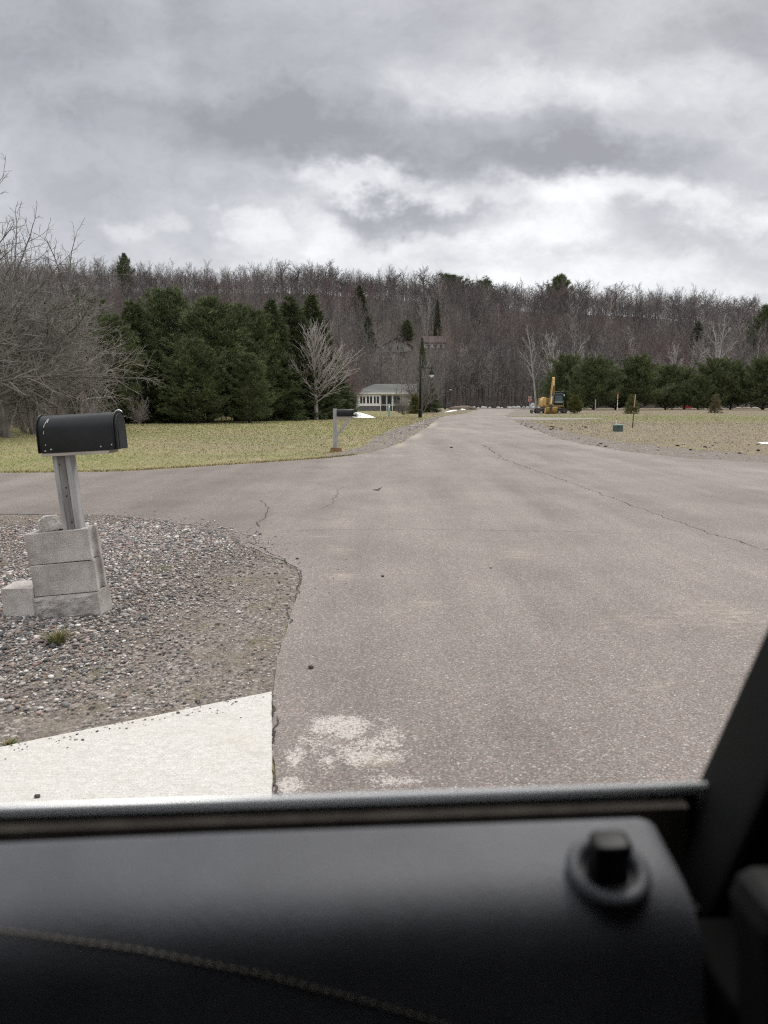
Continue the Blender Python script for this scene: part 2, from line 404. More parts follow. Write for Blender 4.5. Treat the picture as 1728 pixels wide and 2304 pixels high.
def make_gravel_base(name, dark=1.0, brown=0.0):
    m, t = material(name, .95, .1)
    warp = t.v('ADD', t.pos, t.v('SCALE', t.v('SUBTRACT', t.noise(t.pos, 30, 2, col=True), (.5, .5, .5)), scale=.02))
    cell = t.sep(t.vor(warp, 75, out='Color')); dist = t.vor(warp, 75)
    st = t.ramp(cell[0], [(0, (.055, .05, .049)), (.35, (.16, .145, .133)), (.6, (.225, .197, .175)), (.8, (.29, .24, .21)), (.93, (.39, .36, .325)), (1, (.56, .53, .49))])
    dirt = t.ramp(t.noise(t.pos, 14, 7, .75), [(.3, (.10, .084, .07)), (.5, (.185, .155, .127)), (.7, (.27, .228, .185))])
    moss = t.noise(t.pos, 2.2, 6, .7)
    c = t.mix(t.mr(t.noise(t.pos, 1.6, 6, .7), .38, .62, .15, .8), st, dirt)
    c = t.mix(t.mr(moss, .54, .68, 0, .55 * brown), c, (.15, .125, .055))
    c = t.mix(1, c, (dark,) * 3, 'MULTIPLY')
    t.put(t.b.inputs['Base Color'], c)
    bump(t, t.m('ADD', t.m('MULTIPLY', dist, -1), t.noise(t.pos, 60, 4)), .9, .012)
    return m
M_GRAV = make_gravel_base('gravel_bed', 1.0, 1.0); M_SHO = make_gravel_base('shoulder_gravel', 1.0, .4)

def make_slab():
    m, t = material('broomed_concrete', .85, .25)
    n = t.noise(t.pos, 2.2, 6, .6); f = t.noise(t.pos, 150, 4, .7)
    br = t.noise(t.v('MULTIPLY', t.pos, (14, 120, 1)), 1.0, 4, .7)
    c = t.ramp(t.m('ADD', t.m('MULTIPLY', f, .5), t.m('ADD', t.m('MULTIPLY', br, .22), t.m('MULTIPLY', t.noise(t.pos, 34, 5, .75), .28))), [(.34, (.31, .295, .265)), (.47, (.45, .43, .395)), (.56, (.56, .54, .505)), (.7, (.70, .68, .65))])
    c = t.mix(t.mr(n, .4, .7, 0, .45), c, (.47, .43, .37))
    c = t.mix(t.m('MULTIPLY', t.mr(t.noise(t.v('MULTIPLY', t.pos, (1, 2.5, 1)), 5, 7, .75), .5, .72), .5), c, (.36, .33, .285))
    c = t.mix(t.m('MULTIPLY', t.m('GREATER_THAN', t.noise(t.pos, 110, 2, .5), .70), .55), c, (.25, .235, .21))
    t.put(t.b.inputs['Base Color'], c); bump(t, t.m('ADD', f, br), .6, .004)
    return m
M_SLAB = make_slab()

# ------------------------------------------------------------------ terrain and sheets
def make_terrain():
    xs = np.concatenate([np.arange(-520, -120, 20), np.arange(-120, 121, 5), np.arange(140, 521, 20)]).astype(float)
    ys = np.concatenate([np.arange(-60, 60, 10), np.arange(60, 150, 5), np.arange(150, 420, 4), np.arange(420, 900, 30)]).astype(float)
    V = [(x, y, height(x, y)) for y in ys for x in xs]
    nx = len(xs); T = []
    for j in range(len(ys) - 1):
        for i in range(nx - 1):
            a = j * nx + i; T += [(a, a + 1, a + nx + 1), (a, a + nx + 1, a + nx)]
    o = link('ground', mesh_np('ground', V, T, [M_TURF], smooth=True)); tag(o, kind='structure')
make_terrain()
from mathutils.geometry import tessellate_polygon, delaunay_2d_cdt
def jag(poly, amp=.02, step=.25, seed=1, closed=True, far=True):
    rng = random.Random(seed); out = []
    n = len(poly)
    for i in range(n):
        a = Vector((poly[i][0], poly[i][1])); b = Vector((poly[(i + 1) % n][0], poly[(i + 1) % n][1]))
        dist = max(1, min(a.length, b.length)); st = step * (max(1, dist / 6) if far else 1)
        k = max(1, min(200, int((b - a).length / st))); nn = Vector((-(b - a).y, (b - a).x)).normalized() if (b - a).length > 0 else Vector((0, 0))
        for q in range(k):
            p = a.lerp(b, q / k)
            w_ = (mnoise.noise(Vector((p.x * 2.3 / max(1, dist / 8), p.y * 2.3 / max(1, dist / 8), seed))) * 1.2 + (rng.random() - .5)) * amp * max(1, dist / 7)
            out.append(p + nn * (w_ if (q or True) else 0))
    return out
def sheet(name, poly, z, mat, amp=.02, step=.25, seed=1, kind='structure', follow=False):
    pts = jag(poly, amp, step, seed)
    T = tessellate_polygon([[Vector((p.x, p.y, 0)) for p in pts]])
    V = [(p.x, p.y, z + (height(p.x, p.y) if follow else 0)) for p in pts]
    T = [t if ((pts[t[1]] - pts[t[0]]).cross(pts[t[2]] - pts[t[0]]) > 0) else t[::-1] for t in T]
    o = link(name, mesh_np(name, V, T, [mat])); tag(o, kind=kind)
    return o, pts
def DD(lst): return [tuple(D(x, y))[:2] for x, y in lst]

GRAV_EDGE = DD([(-420, 1104), (-200, 1108), (0, 1112), (150, 1113), (250, 1114), (330, 1125), (420, 1145), (480, 1162), (540, 1184), (600, 1208), (640, 1227), (653, 1249), (640, 1300), (618, 1360), (598, 1430), (588, 1503)])
SA = D(588, 1505); SB = D(588, 1740); SL = D(0, 1628)
sdir = (Vector(SB) - Vector(SA)).normalized(); ldir = (Vector(SL) - Vector(SA)).normalized()
S_FAR = Vector(SA) + sdir * 3.2; S_LEFT = Vector(SA) + ldir * 5.5
ROAD_R = DD([(1659, 1001), (1488, 991), (1344, 975), (1248, 958), (1190, 943), (1128, 919), (1105, 905), (1090, 897.5), (1113, 887.2), (1126, 883.2)])
e = Vector(ROAD_R[0]) - Vector(ROAD_R[1]); e.normalize()
R_OUT = [tuple(Vector(ROAD_R[0]) + e * k) for k in (40, 20, 8)]
ROAD_L = DD([(1036, 883.5), (1032, 885.5), (1018, 889), (996, 894.5), (960, 899.5), (947, 905), (925, 920), (905, 934), (860, 960), (800, 978), (770, 984), (700, 991), (560, 1001), (400, 1011), (260, 1019.5), (130, 1021.5), (0, 1022.5), (-400, 1024)])
road_poly = GRAV_EDGE + [tuple(SA)[:2], tuple(S_FAR)[:2], (S_FAR.x, -30), (60, -30), (60, R_OUT[0][1])] + R_OUT + ROAD_R + [(40, ROAD_R[-1][1] + .3), (40, ROAD_R[-1][1] + 6), (-30, ROAD_R[-1][1] + 6), (-30, ROAD_L[0][1] + .2)] + ROAD_L
o_road, road_pts = sheet('road', road_poly, .008, M_ASPH, .022, .12, 3)
grav_poly = GRAV_EDGE[::-1] + [(-14, GRAV_EDGE[0][1] + .3), (-14, 1.0), (S_LEFT.x, S_LEFT.y)] + [tuple(SA)[:2]]
grav_poly = [(p[0], p[1]) for p in grav_poly]
o_g, grav_pts = sheet('gravel_bed', grav_poly, .004, M_GRAV, .0, .3, 4)
# left shoulder and right shoulder
LSH = DD([(690, 991), (770, 983.5), (800, 977.5), (860, 959.5), (905, 933.5), (925, 919.5), (947, 904.5), (960, 899.2), (935, 902), (890, 915), (840, 930), (800, 948), (790, 960), (740, 976)])
sheet('gravel_shoulder', LSH, .004, M_SHO, .09, .12, 5)
RSH = DD([(1659, 1002), (1488, 992), (1344, 976), (1248, 959), (1190, 944), (1128, 920), (1105, 906), (1140, 907), (1190, 925), (1270, 943), (1360, 958), (1500, 972), (1659, 984)])
RSH = [tuple(Vector(RSH[0]) + e * 18)] + RSH + [tuple(Vector(RSH[-1]) + e * 20)]
sheet('gravel_shoulder', RSH, .004, M_SHO, .10, .12, 6)
BANK = DD([(1092, 897), (1114, 887), (1127, 883.4), (1170, 886), (1165, 895), (1150, 899.5), (1105, 899.5)])
sheet('gravel_verge', BANK, .004, M_SHO, .05, .2, 8)
DRV = DD([(1096, 900.3), (1110, 906.5), (1180, 907.4), (1240, 906.6), (1320, 904.6), (1255, 903.4), (1180, 902.2)])
M_DRV = simple('driveway_stone_dust', (.235, .21, .195), .95, .1, .3, 3, bmp=.4)
sheet('driveway', DRV, .012, M_DRV, .03, .2, 7)
# slab with a real edge
sp = [(SA.x, SA.y), (S_FAR.x, S_FAR.y), (S_FAR.x - 6, S_FAR.y), (S_LEFT.x, S_LEFT.y)]
pts = jag(sp, .0035, .02, 11, far=False)
mb = MB(); mb.prism([(p.x, p.y) for p in pts][::-1], -.05, .028, 'z'); o = mb.build('concrete_apron', M_SLAB, bevel=.004, seg=1); tag(o, kind='structure')

# cracks and seams in the paving: narrow ragged tarry lines, part of the road
def crack_mesh(lines):
    mb = MB(); rng = random.Random(5)
    for (pts, wd) in lines:
        P = [Vector(D(x, y)) for x, y in pts]; Q = []
        for a, b in zip(P, P[1:]):
            k = max(2, int((b - a).length / (.018 * max(1, a.y / 7))))
            for i in range(k): Q.append(a.lerp(b, i / k))
        Q.append(P[-1]); L = []; 
        for i, q in enumerate(Q):
            d = (Q[min(i + 1, len(Q) - 1)] - Q[max(0, i - 1)]).normalized(); n = Vector((-d.y, d.x, 0))
            c = q + n * (mnoise.noise(q * 3.1) * .05 + mnoise.noise(q * 14) * .02 + mnoise.noise(q * 41) * .008 + (rng.random() - .5) * .008) * max(1, q.y / 9)
            ww = wd * (.35 + .9 * rng.random()) * max(.6, .5 + mnoise.noise(q * 5 + Vector((9, 9, 9)))) * max(1, q.y / 9) * .75
            L.append((c - n * ww / 2, c + n * ww / 2))
        for i in range(len(L) - 1):
            if rng.random() < .05 or mnoise.noise(Vector((L[i][0].x, L[i][0].y, 4)) * 1.9) > .5: continue
            (a, b), (c, d) = L[i], L[i + 1]
            mb.add([Vector((z.x, z.y, .0122)) for z in (a, b, d, c)], [(0, 1, 2, 3)])
    return mb
CR = [([(610, 1148), (760, 1146), (900, 1145), (1030, 1147), (1200, 1150), (1330, 1154), (1480, 1156)], .009),
      ([(1045, 962), (1085, 992), (1170, 1022), (1260, 1054), (1350, 1088), (1500, 1142), (1600, 1174), (1700, 1204)], .017),
      ([(735, 1053), (727, 1072), (718, 1090), (690, 1100)], .012), ([(560, 1083), (583, 1098), (572, 1115), (560, 1135), (548, 1160), (556, 1185)], .018),
      ([(560, 1183), (600, 1205), (636, 1228), (650, 1246), (640, 1290), (622, 1350)], .018), ([(566, 1028), (650, 1040), (735, 1053)], .006),
      ([(590, 1506), (592, 1600), (593, 1745)], .020)]
o = crack_mesh(CR).build('crack', M_CRACK, o_road)
# ------------------------------------------------------------------ near things
def make_wood(name, c0, c1, c2, sc=(30, 30, 2.2), rough=.85):
    m, t = material(name, rough, .2)
    g = t.noise(t.v('MULTIPLY', t.obj, sc), 1.6, 7, .65, .4); k = t.noise(t.obj, 7, 4, .6)
    c = t.ramp(t.m('ADD', t.m('MULTIPLY', g, .75), t.m('MULTIPLY', k, .25)), [(.3, c0), (.5, c1), (.72, c2)])
    t.put(t.b.inputs['Base Color'], c); bump(t, g, .5, .004); return m
M_POST = make_wood('weathered_grey_wood', (.17, .165, .16), (.30, .295, .29), (.44, .43, .42))
M_POSTD = make_wood('weathered_dark_wood', (.085, .078, .07), (.16, .15, .14), (.26, .25, .235))
M_BOARD = make_wood('pale_board', (.25, .22, .19), (.37, .335, .295), (.48, .45, .41), (2.2, 30, 30))
M_BROWN = make_wood('brown_board', (.13, .075, .04), (.23, .14, .075), (.32, .21, .13), (3, 30, 12))
def make_block_mat(name, rough_face=False, tone=1.0):
    m, t = material(name, .92, .15)
    f = t.noise(t.obj, 130, 4, .7); b = t.noise(t.obj, 6.5, 6, .62); pit = t.noise(t.obj, 210, 2, .5)
    c = t.ramp(t.m('ADD', t.m('MULTIPLY', f, .5), t.m('MULTIPLY', b, .5)), [(.34, (.23, .21, .195)), (.46, (.38, .35, .325)), (.55, (.49, .455, .425)), (.68, (.62, .59, .555))])
    c = t.mix(t.mr(t.noise(t.v('ADD', t.obj, (5, 2, 1)), 4.5, 5, .6), .47, .66, 0, .6), c, (.28, .235, .215))
    c = t.mix(t.m('MULTIPLY', t.m('GREATER_THAN', pit, .66), .6), c, (.10, .09, .085))
    c = t.mix(1, c, (tone,) * 3, 'MULTIPLY')
    t.put(t.b.inputs['Base Color'], c)
    bump(t, t.m('ADD', f, t.m('MULTIPLY', pit, -1.2)), .9 if not rough_face else 1.0, .005)
    return m
M_BLOCK = make_block_mat('concrete_block'); M_SPLIT = make_block_mat('split_face_block', True, .88); M_BLOCK2 = make_block_mat('pale_concrete_brick', False, 1.1)
def make_tin():
    m, t = material('black_painted_steel', .42, .32)
    n = t.noise(t.obj, 5, 6, .65); d = t.noise(t.v('MULTIPLY', t.obj, (1, 1, 5)), 26, 5, .7)
    c = t.mix(t.mr(n, .35, .7, 0, .7), (.006, .0065, .008), (.015, .016, .019))
    c = t.mix(t.m('MULTIPLY', t.mr(d, .60, .78), .35), c, (.10, .097, .09))
    t.put(t.b.inputs['Base Color'], c); t.put(t.b.inputs['Roughness'], t.mr(n, .3, .7, .34, .52))
    bump(t, t.noise(t.obj, 7, 3), .12, .02); return m
M_TIN = make_tin()
M_ZINC = simple('zinc_screw', (.5, .5, .48), .4, .5, .2, 30, .8)
M_SCR = simple('bare_scratch', (.55, .55, .54), .5)

def tin_prof(wd, wall, n=12):
    r = wd / 2
    return [(-r, 0), (r, 0)] + [(r * math.cos(t), wall + r * math.sin(t)) for t in [PI * i / n for i in range(n + 1)]]
LEAN = Euler((0, R(-5.2), 0)).to_matrix()
def near_mailbox():
    b = D(146, 1336); b = Vector((b.x, b.y, 0))
    # three stacked blocks, each tilted with the pile
    def place(o, off, rz=0, extra=0):
        o.matrix_world = Matrix.Translation(b + LEAN @ Vector(off)) @ Euler((0, R(-5.2 + extra), 0)).to_matrix().to_4x4() @ Matrix.Rotation(rz, 4, 'Z')
    def holes(xs, ys, solid, h):
        mb = MB(); nx, ny = len(xs), len(ys); idx = {}
        for z in (0, h):
            for j, y in enumerate(ys):
                for i, x in enumerate(xs): idx[i, j, z] = len(mb.v); mb.v.append((x, y, z))
        S = lambda i, j: 0 <= i < nx - 1 and 0 <= j < ny - 1 and (i, j) not in solid
        for j in range(ny - 1):
            for i in range(nx - 1):
                if not S(i, j): continue
                for z in (0, h): mb.f.append((idx[i, j, z], idx[i + 1, j, z], idx[i + 1, j + 1, z], idx[i, j + 1, z])); mb.m.append(0)
                for (di, dj, a, c) in ((0, -1, (i, j), (i + 1, j)), (0, 1, (i, j + 1), (i + 1, j + 1)), (-1, 0, (i, j), (i, j + 1)), (1, 0, (i + 1, j), (i + 1, j + 1))):
                    if not S(i + di, j + dj):
                        mb.f.append((idx[(*a, 0)], idx[(*c, 0)], idx[(*c, h)], idx[(*a, h)])); mb.m.append(0)
        return mb
    W_, DP, HB = .388, .155, .192
    tone_ = 1; xs = [-W_ / 2, -W_ / 2 + .032, -.075, -.045, W_ / 2 - .056, W_ / 2 - .022, W_ / 2]
    ys = [-DP / 2, -DP / 2 + .032, -.028, .028, DP / 2 - .032, DP / 2]
    void = {(1, 1), (1, 2), (1, 3), (3, 1), (3, 2), (3, 3), (5, 1), (5, 3), (5, 2)}
    bb = MB(); bb.bb(-.2, .2, -.13, .055, 0, .155)
    bs = bb.build('split_face_block', M_SPLIT)
    import bmesh
    bm = bmesh.new(); bm.from_mesh(bs.data); bmesh.ops.subdivide_edges(bm, edges=bm.edges[:], cuts=17, use_grid_fill=True)
    for q in bm.verts:
        if q.co.y < -.11:
            n = mnoise.fractal(q.co * 17, 1, 2, 5) ; edge = min(1, (q.co.z + .004) / .03, (.155 - q.co.z) / .018 + .1, (.2 - abs(q.co.x)) / .03 + .1)
            q.co.y += -.016 * max(0, edge) + n * .014 * max(.15, edge)
            q.co.z += n * .003
    bm.to_mesh(bs.data); bm.free()
    tag(bs, 'rough split-face grey concrete block at the foot of the leaning mailbox pile', 'block', 'blocks piled round the near mailbox'); place(bs, (.002, .14, -.012))
    m1 = holes(xs, ys, void, HB).build('concrete_block', M_BLOCK, bevel=.004); tag(m1, 'hollow grey concrete block in the middle of the leaning mailbox pile', 'block', 'blocks piled round the near mailbox'); place(m1, (.006, .098, .1465), R(1.0))
    m2 = holes(xs, ys, void, HB).build('concrete_block', M_BLOCK, bevel=.004); tag(m2, 'hollow stained concrete block on top of the pile, mailbox post standing in it', 'block', 'blocks piled round the near mailbox'); place(m2, (.004, .100, .3425), R(-1.2), -.5)
    lb = D(40, 1331); sb = MB(); sb.bb(-.098, .098, -.1, .1, 0, .192); o = sb.build('concrete_brick', M_BLOCK2, bevel=.004)
    tag(o, 'small solid pale concrete brick standing left of the mailbox pile', 'block', 'blocks piled round the near mailbox')
    o.matrix_world = Matrix.Translation((b.x - .300, b.y + .115, -.006)) @ Euler((R(1), R(-1.6), R(1.5))).to_matrix().to_4x4()
    # broken lump wedged against the post
    sb = MB(); sb.bb(-.066, .066, -.05, .05, 0, .122); o = sb.build('broken_concrete_lump', M_BLOCK2)
    bm = bmesh.new(); bm.from_mesh(o.data); bmesh.ops.subdivide_edges(bm, edges=bm.edges[:], cuts=7, use_grid_fill=True)
    for q in bm.verts:
        n = mnoise.noise_vector(q.co * 16) * .012 + mnoise.noise_vector(q.co * 60) * .004; q.co = q.co * (1 - .16 * (q.co.length / .09) ** 2) + n
    bm.to_mesh(o.data); bm.free(); o.data.polygons.foreach_set('use_smooth', [False] * len(o.data.polygons))
    tag(o, 'broken pitted lump of concrete wedged behind the mailbox post', 'rubble'); 
    o.matrix_world = Matrix.Translation(b + LEAN @ Vector((-.058, .105, .546))) @ Euler((R(6), R(-16), R(20))).to_matrix().to_4x4()
    # the mailbox
    t = thing('mailbox', 'large black metal mailbox leaning on a grey wooden post set in concrete blocks', 'mailbox', b)
    t.rotation_euler = (0, R(-4.6), 0)
    x0 = .082
    TL = Matrix.Translation((x0, 0, .99)) @ Matrix.Rotation(R(1.6), 4, 'Y') @ Matrix.Translation((-x0, 0, -.99))
    def tilt(m_): m_.v = [tuple(TL @ Vector(q)) for q in m_.v]
    pm = MB(); pm.bb(x0 - .057, x0 - .027, .06, .135, .03, .982)
    pm.build('post_board', M_POST, t, bevel=.002)
    pm = MB(); pm.bb(x0 - .0265, x0 + .016, .055, .130, .03, .982); pm.build('post_board', M_POSTD, t, bevel=.002)
    pm = MB(); pm.bb(x0 + .0165, x0 + .052, .06, .135, .03, .982); pm.build('post_board', M_POST, t, bevel=.003)
    M_KN = simple('knot_wood', (.05, .04, .035), .9)
    for (kx, kz) in ((x0 - .016, .93), (x0 + .003, .79), (x0 - .002, .74), (x0 + .006, .58)):
        kn = MB(); kn.lathe([(.006, 0), (.004, .003)], 8, (0, 0, 0))
        for i in range(16): 
            q = kn.v[-1 - i]; kn.v[-1 - i] = (kx + q[0], .0545 - q[2], kz + q[1])
        kn.build('knot', M_KN, t)
    bx = MB(); bx.bb(-.012, .385, .015, .17, .983, 1.003); tilt(bx); bx.build('base_board', M_BOARD, t, bevel=.002)
    px0, px1 = -.024, .430; yc = .092; zb = 1.004
    def shift(poly): return [(u + yc, v_ + zb) for u, v_ in poly]
    body = MB(); body.prism(shift(tin_prof(.168, .134, 16)), px0, px1, 'x'); tilt(body); bo = body.build('body', M_TIN, t, bevel=.002)
    for p in bo.data.polygons: p.use_smooth = len(p.vertices) == 4
    P_ = shift(tin_prof(.176, .134, 16))
    for xx in (px0 + .003, px1 - .002):
        pts = [(xx, a, c) for a, c in P_[2:]]
        pts = [(xx, P_[1][0], P_[1][1])] + pts + [(xx, P_[0][0], P_[0][1])]
        rim = MB(); rim.tube(pts, .0045, 6); tilt(rim); rim.build('rolled_rim', M_TIN, t, smooth=True)
    dr = MB(); dr.prism(shift(tin_prof(.158, .132, 16)), px1 + .0012, px1 + .014, 'x'); dr.prism([(a, c + .004) for a, c in shift(tin_prof(.11, .10, 12))], px1 + .0142, px1 + .017, 'x'); tilt(dr)
    do = dr.build('door', M_TIN, t, bevel=.003)
    ha = MB(); zt = zb + .217
    ha.tube([(px1 - .012, yc, zt - .006), (px1 - .004, yc, zt + .008), (px1 + .012, yc, zt + .012), (px1 + .026, yc, zt + .004), (px1 + .030, yc, zt - .006)], [.003, .0045, .005, .004, .003], 6); tilt(ha)
    ha.build('latch', M_ZINC, do, smooth=True)
    for (sx, sz) in ((px0 + .075, .020), (px1 - .085, .022), (px0 + .04, .012), (px1 - .02, .03)):
        sc = MB(); sc.tube([(sx, yc - .0845, zb + sz), (sx, yc - .0875, zb + sz)], [.0055, .004], 8); tilt(sc)
        sc.build('screw', M_ZINC, t)
    for k, (a, c) in enumerate((((.040, .196), (.030, .172)), ((.030, .172), (.021, .150)), ((.045, .198), (.0415, .176)), ((.021, .128), (.018, .112)), ((.022, .05), (.020, .044)))):
        def S(x, z):
            r = .084; yy_ = yc - (math.sqrt(max(0, r * r - (z - .134) ** 2)) if z > .134 else r) - .0012
            return (x, yy_, zb + z)
        sx = MB(); sx.tube([S(*a), S(*c)], [.0016, .0022], 4); tilt(sx); sx.build('scratch', M_SCR, bo)
    return t
near_mailbox()

def far_mailbox():
    b = D(727, 976); t = thing('mailbox', 'smaller black mailbox on a grey braced post at the lawn corner', 'mailbox', b, R(4))
    s = b.y / 18.0
    def P(mb, name, mat, par=t, **k): return mb.build(name, mat, par, **k)
    px = b.y / F                                              # metres per photo pixel here
    pb = MB(); pb.bb(-.16, .135, -.12, .15, -.05, 9.5 * px); P(pb, 'footing_box', M_BROWN, bevel=.006)
    pp = MB(); pp.bb(-.085, .015, -.05, .05, 9.5 * px, 96 * px); P(pp, 'post', M_POST, bevel=.004)
    pp = MB(); pp.bb(-.1, .03, -.054, .056, 9.6 * px, 16 * px); pp.tube([(.032, -.03, 46 * px), (.03, -.035, 22 * px), (.05, -.03, 17 * px), (.085, -.03, 10 * px)], .009, 5); P(pp, 'post_foot', M_POST)
    ar = MB(); ar.bb(.0155, .38, -.045, .045, 72 * px, 79 * px); P(ar, 'arm', M_BOARD, bevel=.003)
    br = MB(); br.bar((.02, 0, 37 * px), (.325, 0, 71 * px), .08, .07); P(br, 'brace', M_POST, bevel=.003)
    mb = MB(); pr = [(u_ , v_ + 79.5 * px) for u_, v_ in tin_prof(.165, .10, 12)]
    mb.prism(pr, .02, .43, 'x'); bo = P(mb, 'body', M_TIN, bevel=.003)
    for p in bo.data.polygons: p.use_smooth = len(p.vertices) == 4
    d = MB(); d.prism([(u_ * 1.04, v_) for u_, v_ in pr], .4312, .455, 'x'); do = P(d, 'door', M_TIN, bevel=.003)
    f = MB(); f.bb(.456, .464, -.02, .02, 93 * px, 95.5 * px); P(f, 'latch', M_ZINC, do)
far_mailbox()

# ---- stones, leaf, twig, tufts on the near ground
M_STONE, _t = material('river_gravel', .8, .3)
_sel = _t.ramp(_t.rnd, [(0, (.06, .058, .06)), (.18, (.11, .107, .11)), (.34, (.19, .183, .178)), (.48, (.21, .155, .135)), (.6, (.31, .22, .185)), (.72, (.37, .34, .305)), (.83, (.26, .225, .21)), (.92, (.50, .47, .43)), (1, (.66, .63, .59))])
_t.put(_t.b.inputs['Base Color'], _t.mix(.45, _sel, _t.mix(1, _sel, _t.ramp(_t.noise(_t.obj, 60, 5, .7), [(.3, .55), (.7, 1.5)]), 'MULTIPLY')))
def ico():
    import bmesh
    bm = bmesh.new(); bmesh.ops.create_icosphere(bm, subdivisions=1, radius=1)
    V = np.array([v_.co[:] for v_ in bm.verts], np.float32); T = np.array([[v_.index for v_ in f.verts] for f in bm.faces], np.int32); bm.free(); return V, T
ICO = ico()
def stones(name, pts, sizes, mat, seed=3, kind='stuff', flat=.55):
    rng = np.random.default_rng(seed); n = len(pts); V0, T0 = ICO; nv = len(V0)
    sc = np.stack([sizes * rng.uniform(.75, 1.4, n), sizes * rng.uniform(.65, 1.15, n), sizes * rng.uniform(flat * .7, flat * 1.3, n)], 1)
    V = V0[None] * (1 + rng.normal(0, .13, (n, nv, 1))) * sc[:, None, :]
    a = rng.uniform(0, 2 * PI, n); ca, sa = np.cos(a)[:, None], np.sin(a)[:, None]
    tl = rng.normal(0, .25, (n, 1))
    X = V[..., 0] * ca - V[..., 1] * sa; Y = V[..., 0] * sa + V[..., 1] * ca; Z = V[..., 2] + V[..., 0] * tl * .5
    V = np.stack([X + pts[:, 0:1], Y + pts[:, 1:2], Z + pts[:, 2:3]], 2)
    T = (T0[None] + (np.arange(n) * nv)[:, None, None]).reshape(-1, 3)
    o = link(name, mesh_np(name, V.reshape(-1, 3), T, [mat], smooth=True)); tag(o, kind=kind); return o
def gravel():
    rng = np.random.default_rng(21); n = 190000
    X = rng.uniform(-5.2, -.2, n); Y = rng.uniform(2.8, 9.4, n)
    GP = [(p.x, p.y) for p in grav_pts]; ok = in_poly_np(X, Y, GP)
    for (ox, oy, pr_) in ((-.12, -.05, .35), (-.25, -.12, .16), (-.45, -.2, .07), (-.1, -.3, .10), (0, -.6, .04)):
        ok |= in_poly_np(X + ox, Y + oy, GP) & (rng.random(n) < pr_ * .5) & (Y > 3.4 - X * .0) & ~((X < SA.x) & (Y < 4.0))
    # the coarse washed stones lie round the mailbox; towards the road it is crushed fines
    core = np.exp(-(((X + 2.35) / 1.15) ** 2 + ((Y - 4.3) / 2.2) ** 2)) + .9 * np.exp(-(((X + 2.2) / 2.2) ** 2 + ((Y - 7.1) / 1.0) ** 2))
    nz = np.array([mnoise.noise((x * .9, y * .9, 3)) for x, y in zip(X, Y)])
    dens = np.clip(core * 1.1 + nz * .45, .14, 1)
    ok &= rng.random(n) < dens
    X, Y, core, = X[ok], Y[ok], core[ok]
    s = rng.lognormal(math.log(.0052), .46, len(X)) * (.62 + .75 * np.clip(core, 0, 1)); s = np.clip(s, .0035, .032)
    P = np.stack([X, Y, .008 + s * .22], 1)
    m_ = 420; q = rng.random(m_) * 4.5; back = np.abs(rng.normal(0, .05, m_)) + .004; nx_, ny_ = -ldir.y, ldir.x      # grit spilt over the edge of the apron
    sg = -1 if (sdir.x * nx_ + sdir.y * ny_) < 0 else 1
    s2 = rng.lognormal(math.log(.0028), .4, m_); P2 = np.stack([SA.x + ldir.x * q + sg * nx_ * back, SA.y + ldir.y * q + sg * ny_ * back, .029 + s2 * .2], 1)
    P = np.concatenate([P, P2]); s = np.concatenate([s, s2])
    o = stones('gravel', P, s, M_STONE, 5); o['label'] = 'loose multicoloured washed gravel round the mailbox'
gravel()
def shoulder_stones():
    rng = np.random.default_rng(5); P = []; S_ = []
    for poly, n, sz in ((LSH, 3500, .014), (RSH, 5000, .017)):
        A = np.array([(p[0], p[1]) for p in poly]); lo, hi = A.min(0), A.max(0); hi[0] = min(hi[0], 40)
        X = rng.uniform(lo[0], hi[0], n * 6); Y = np.exp(rng.uniform(math.log(lo[1]), math.log(hi[1]), n * 6))
        k = np.where(in_poly_np(X, Y, [tuple(q) for q in A]))[0][:n]
        s = rng.lognormal(math.log(sz), .4, len(k)) * np.clip(Y[k] / 28, .6, 1.7); P.append(np.stack([X[k], Y[k], s * .2], 1)); S_.append(s)
    o = stones('shoulder_stones', np.concatenate(P), np.concatenate(S_), M_STONE, 9); o['label'] = 'loose stones along the road shoulders'
shoulder_stones()
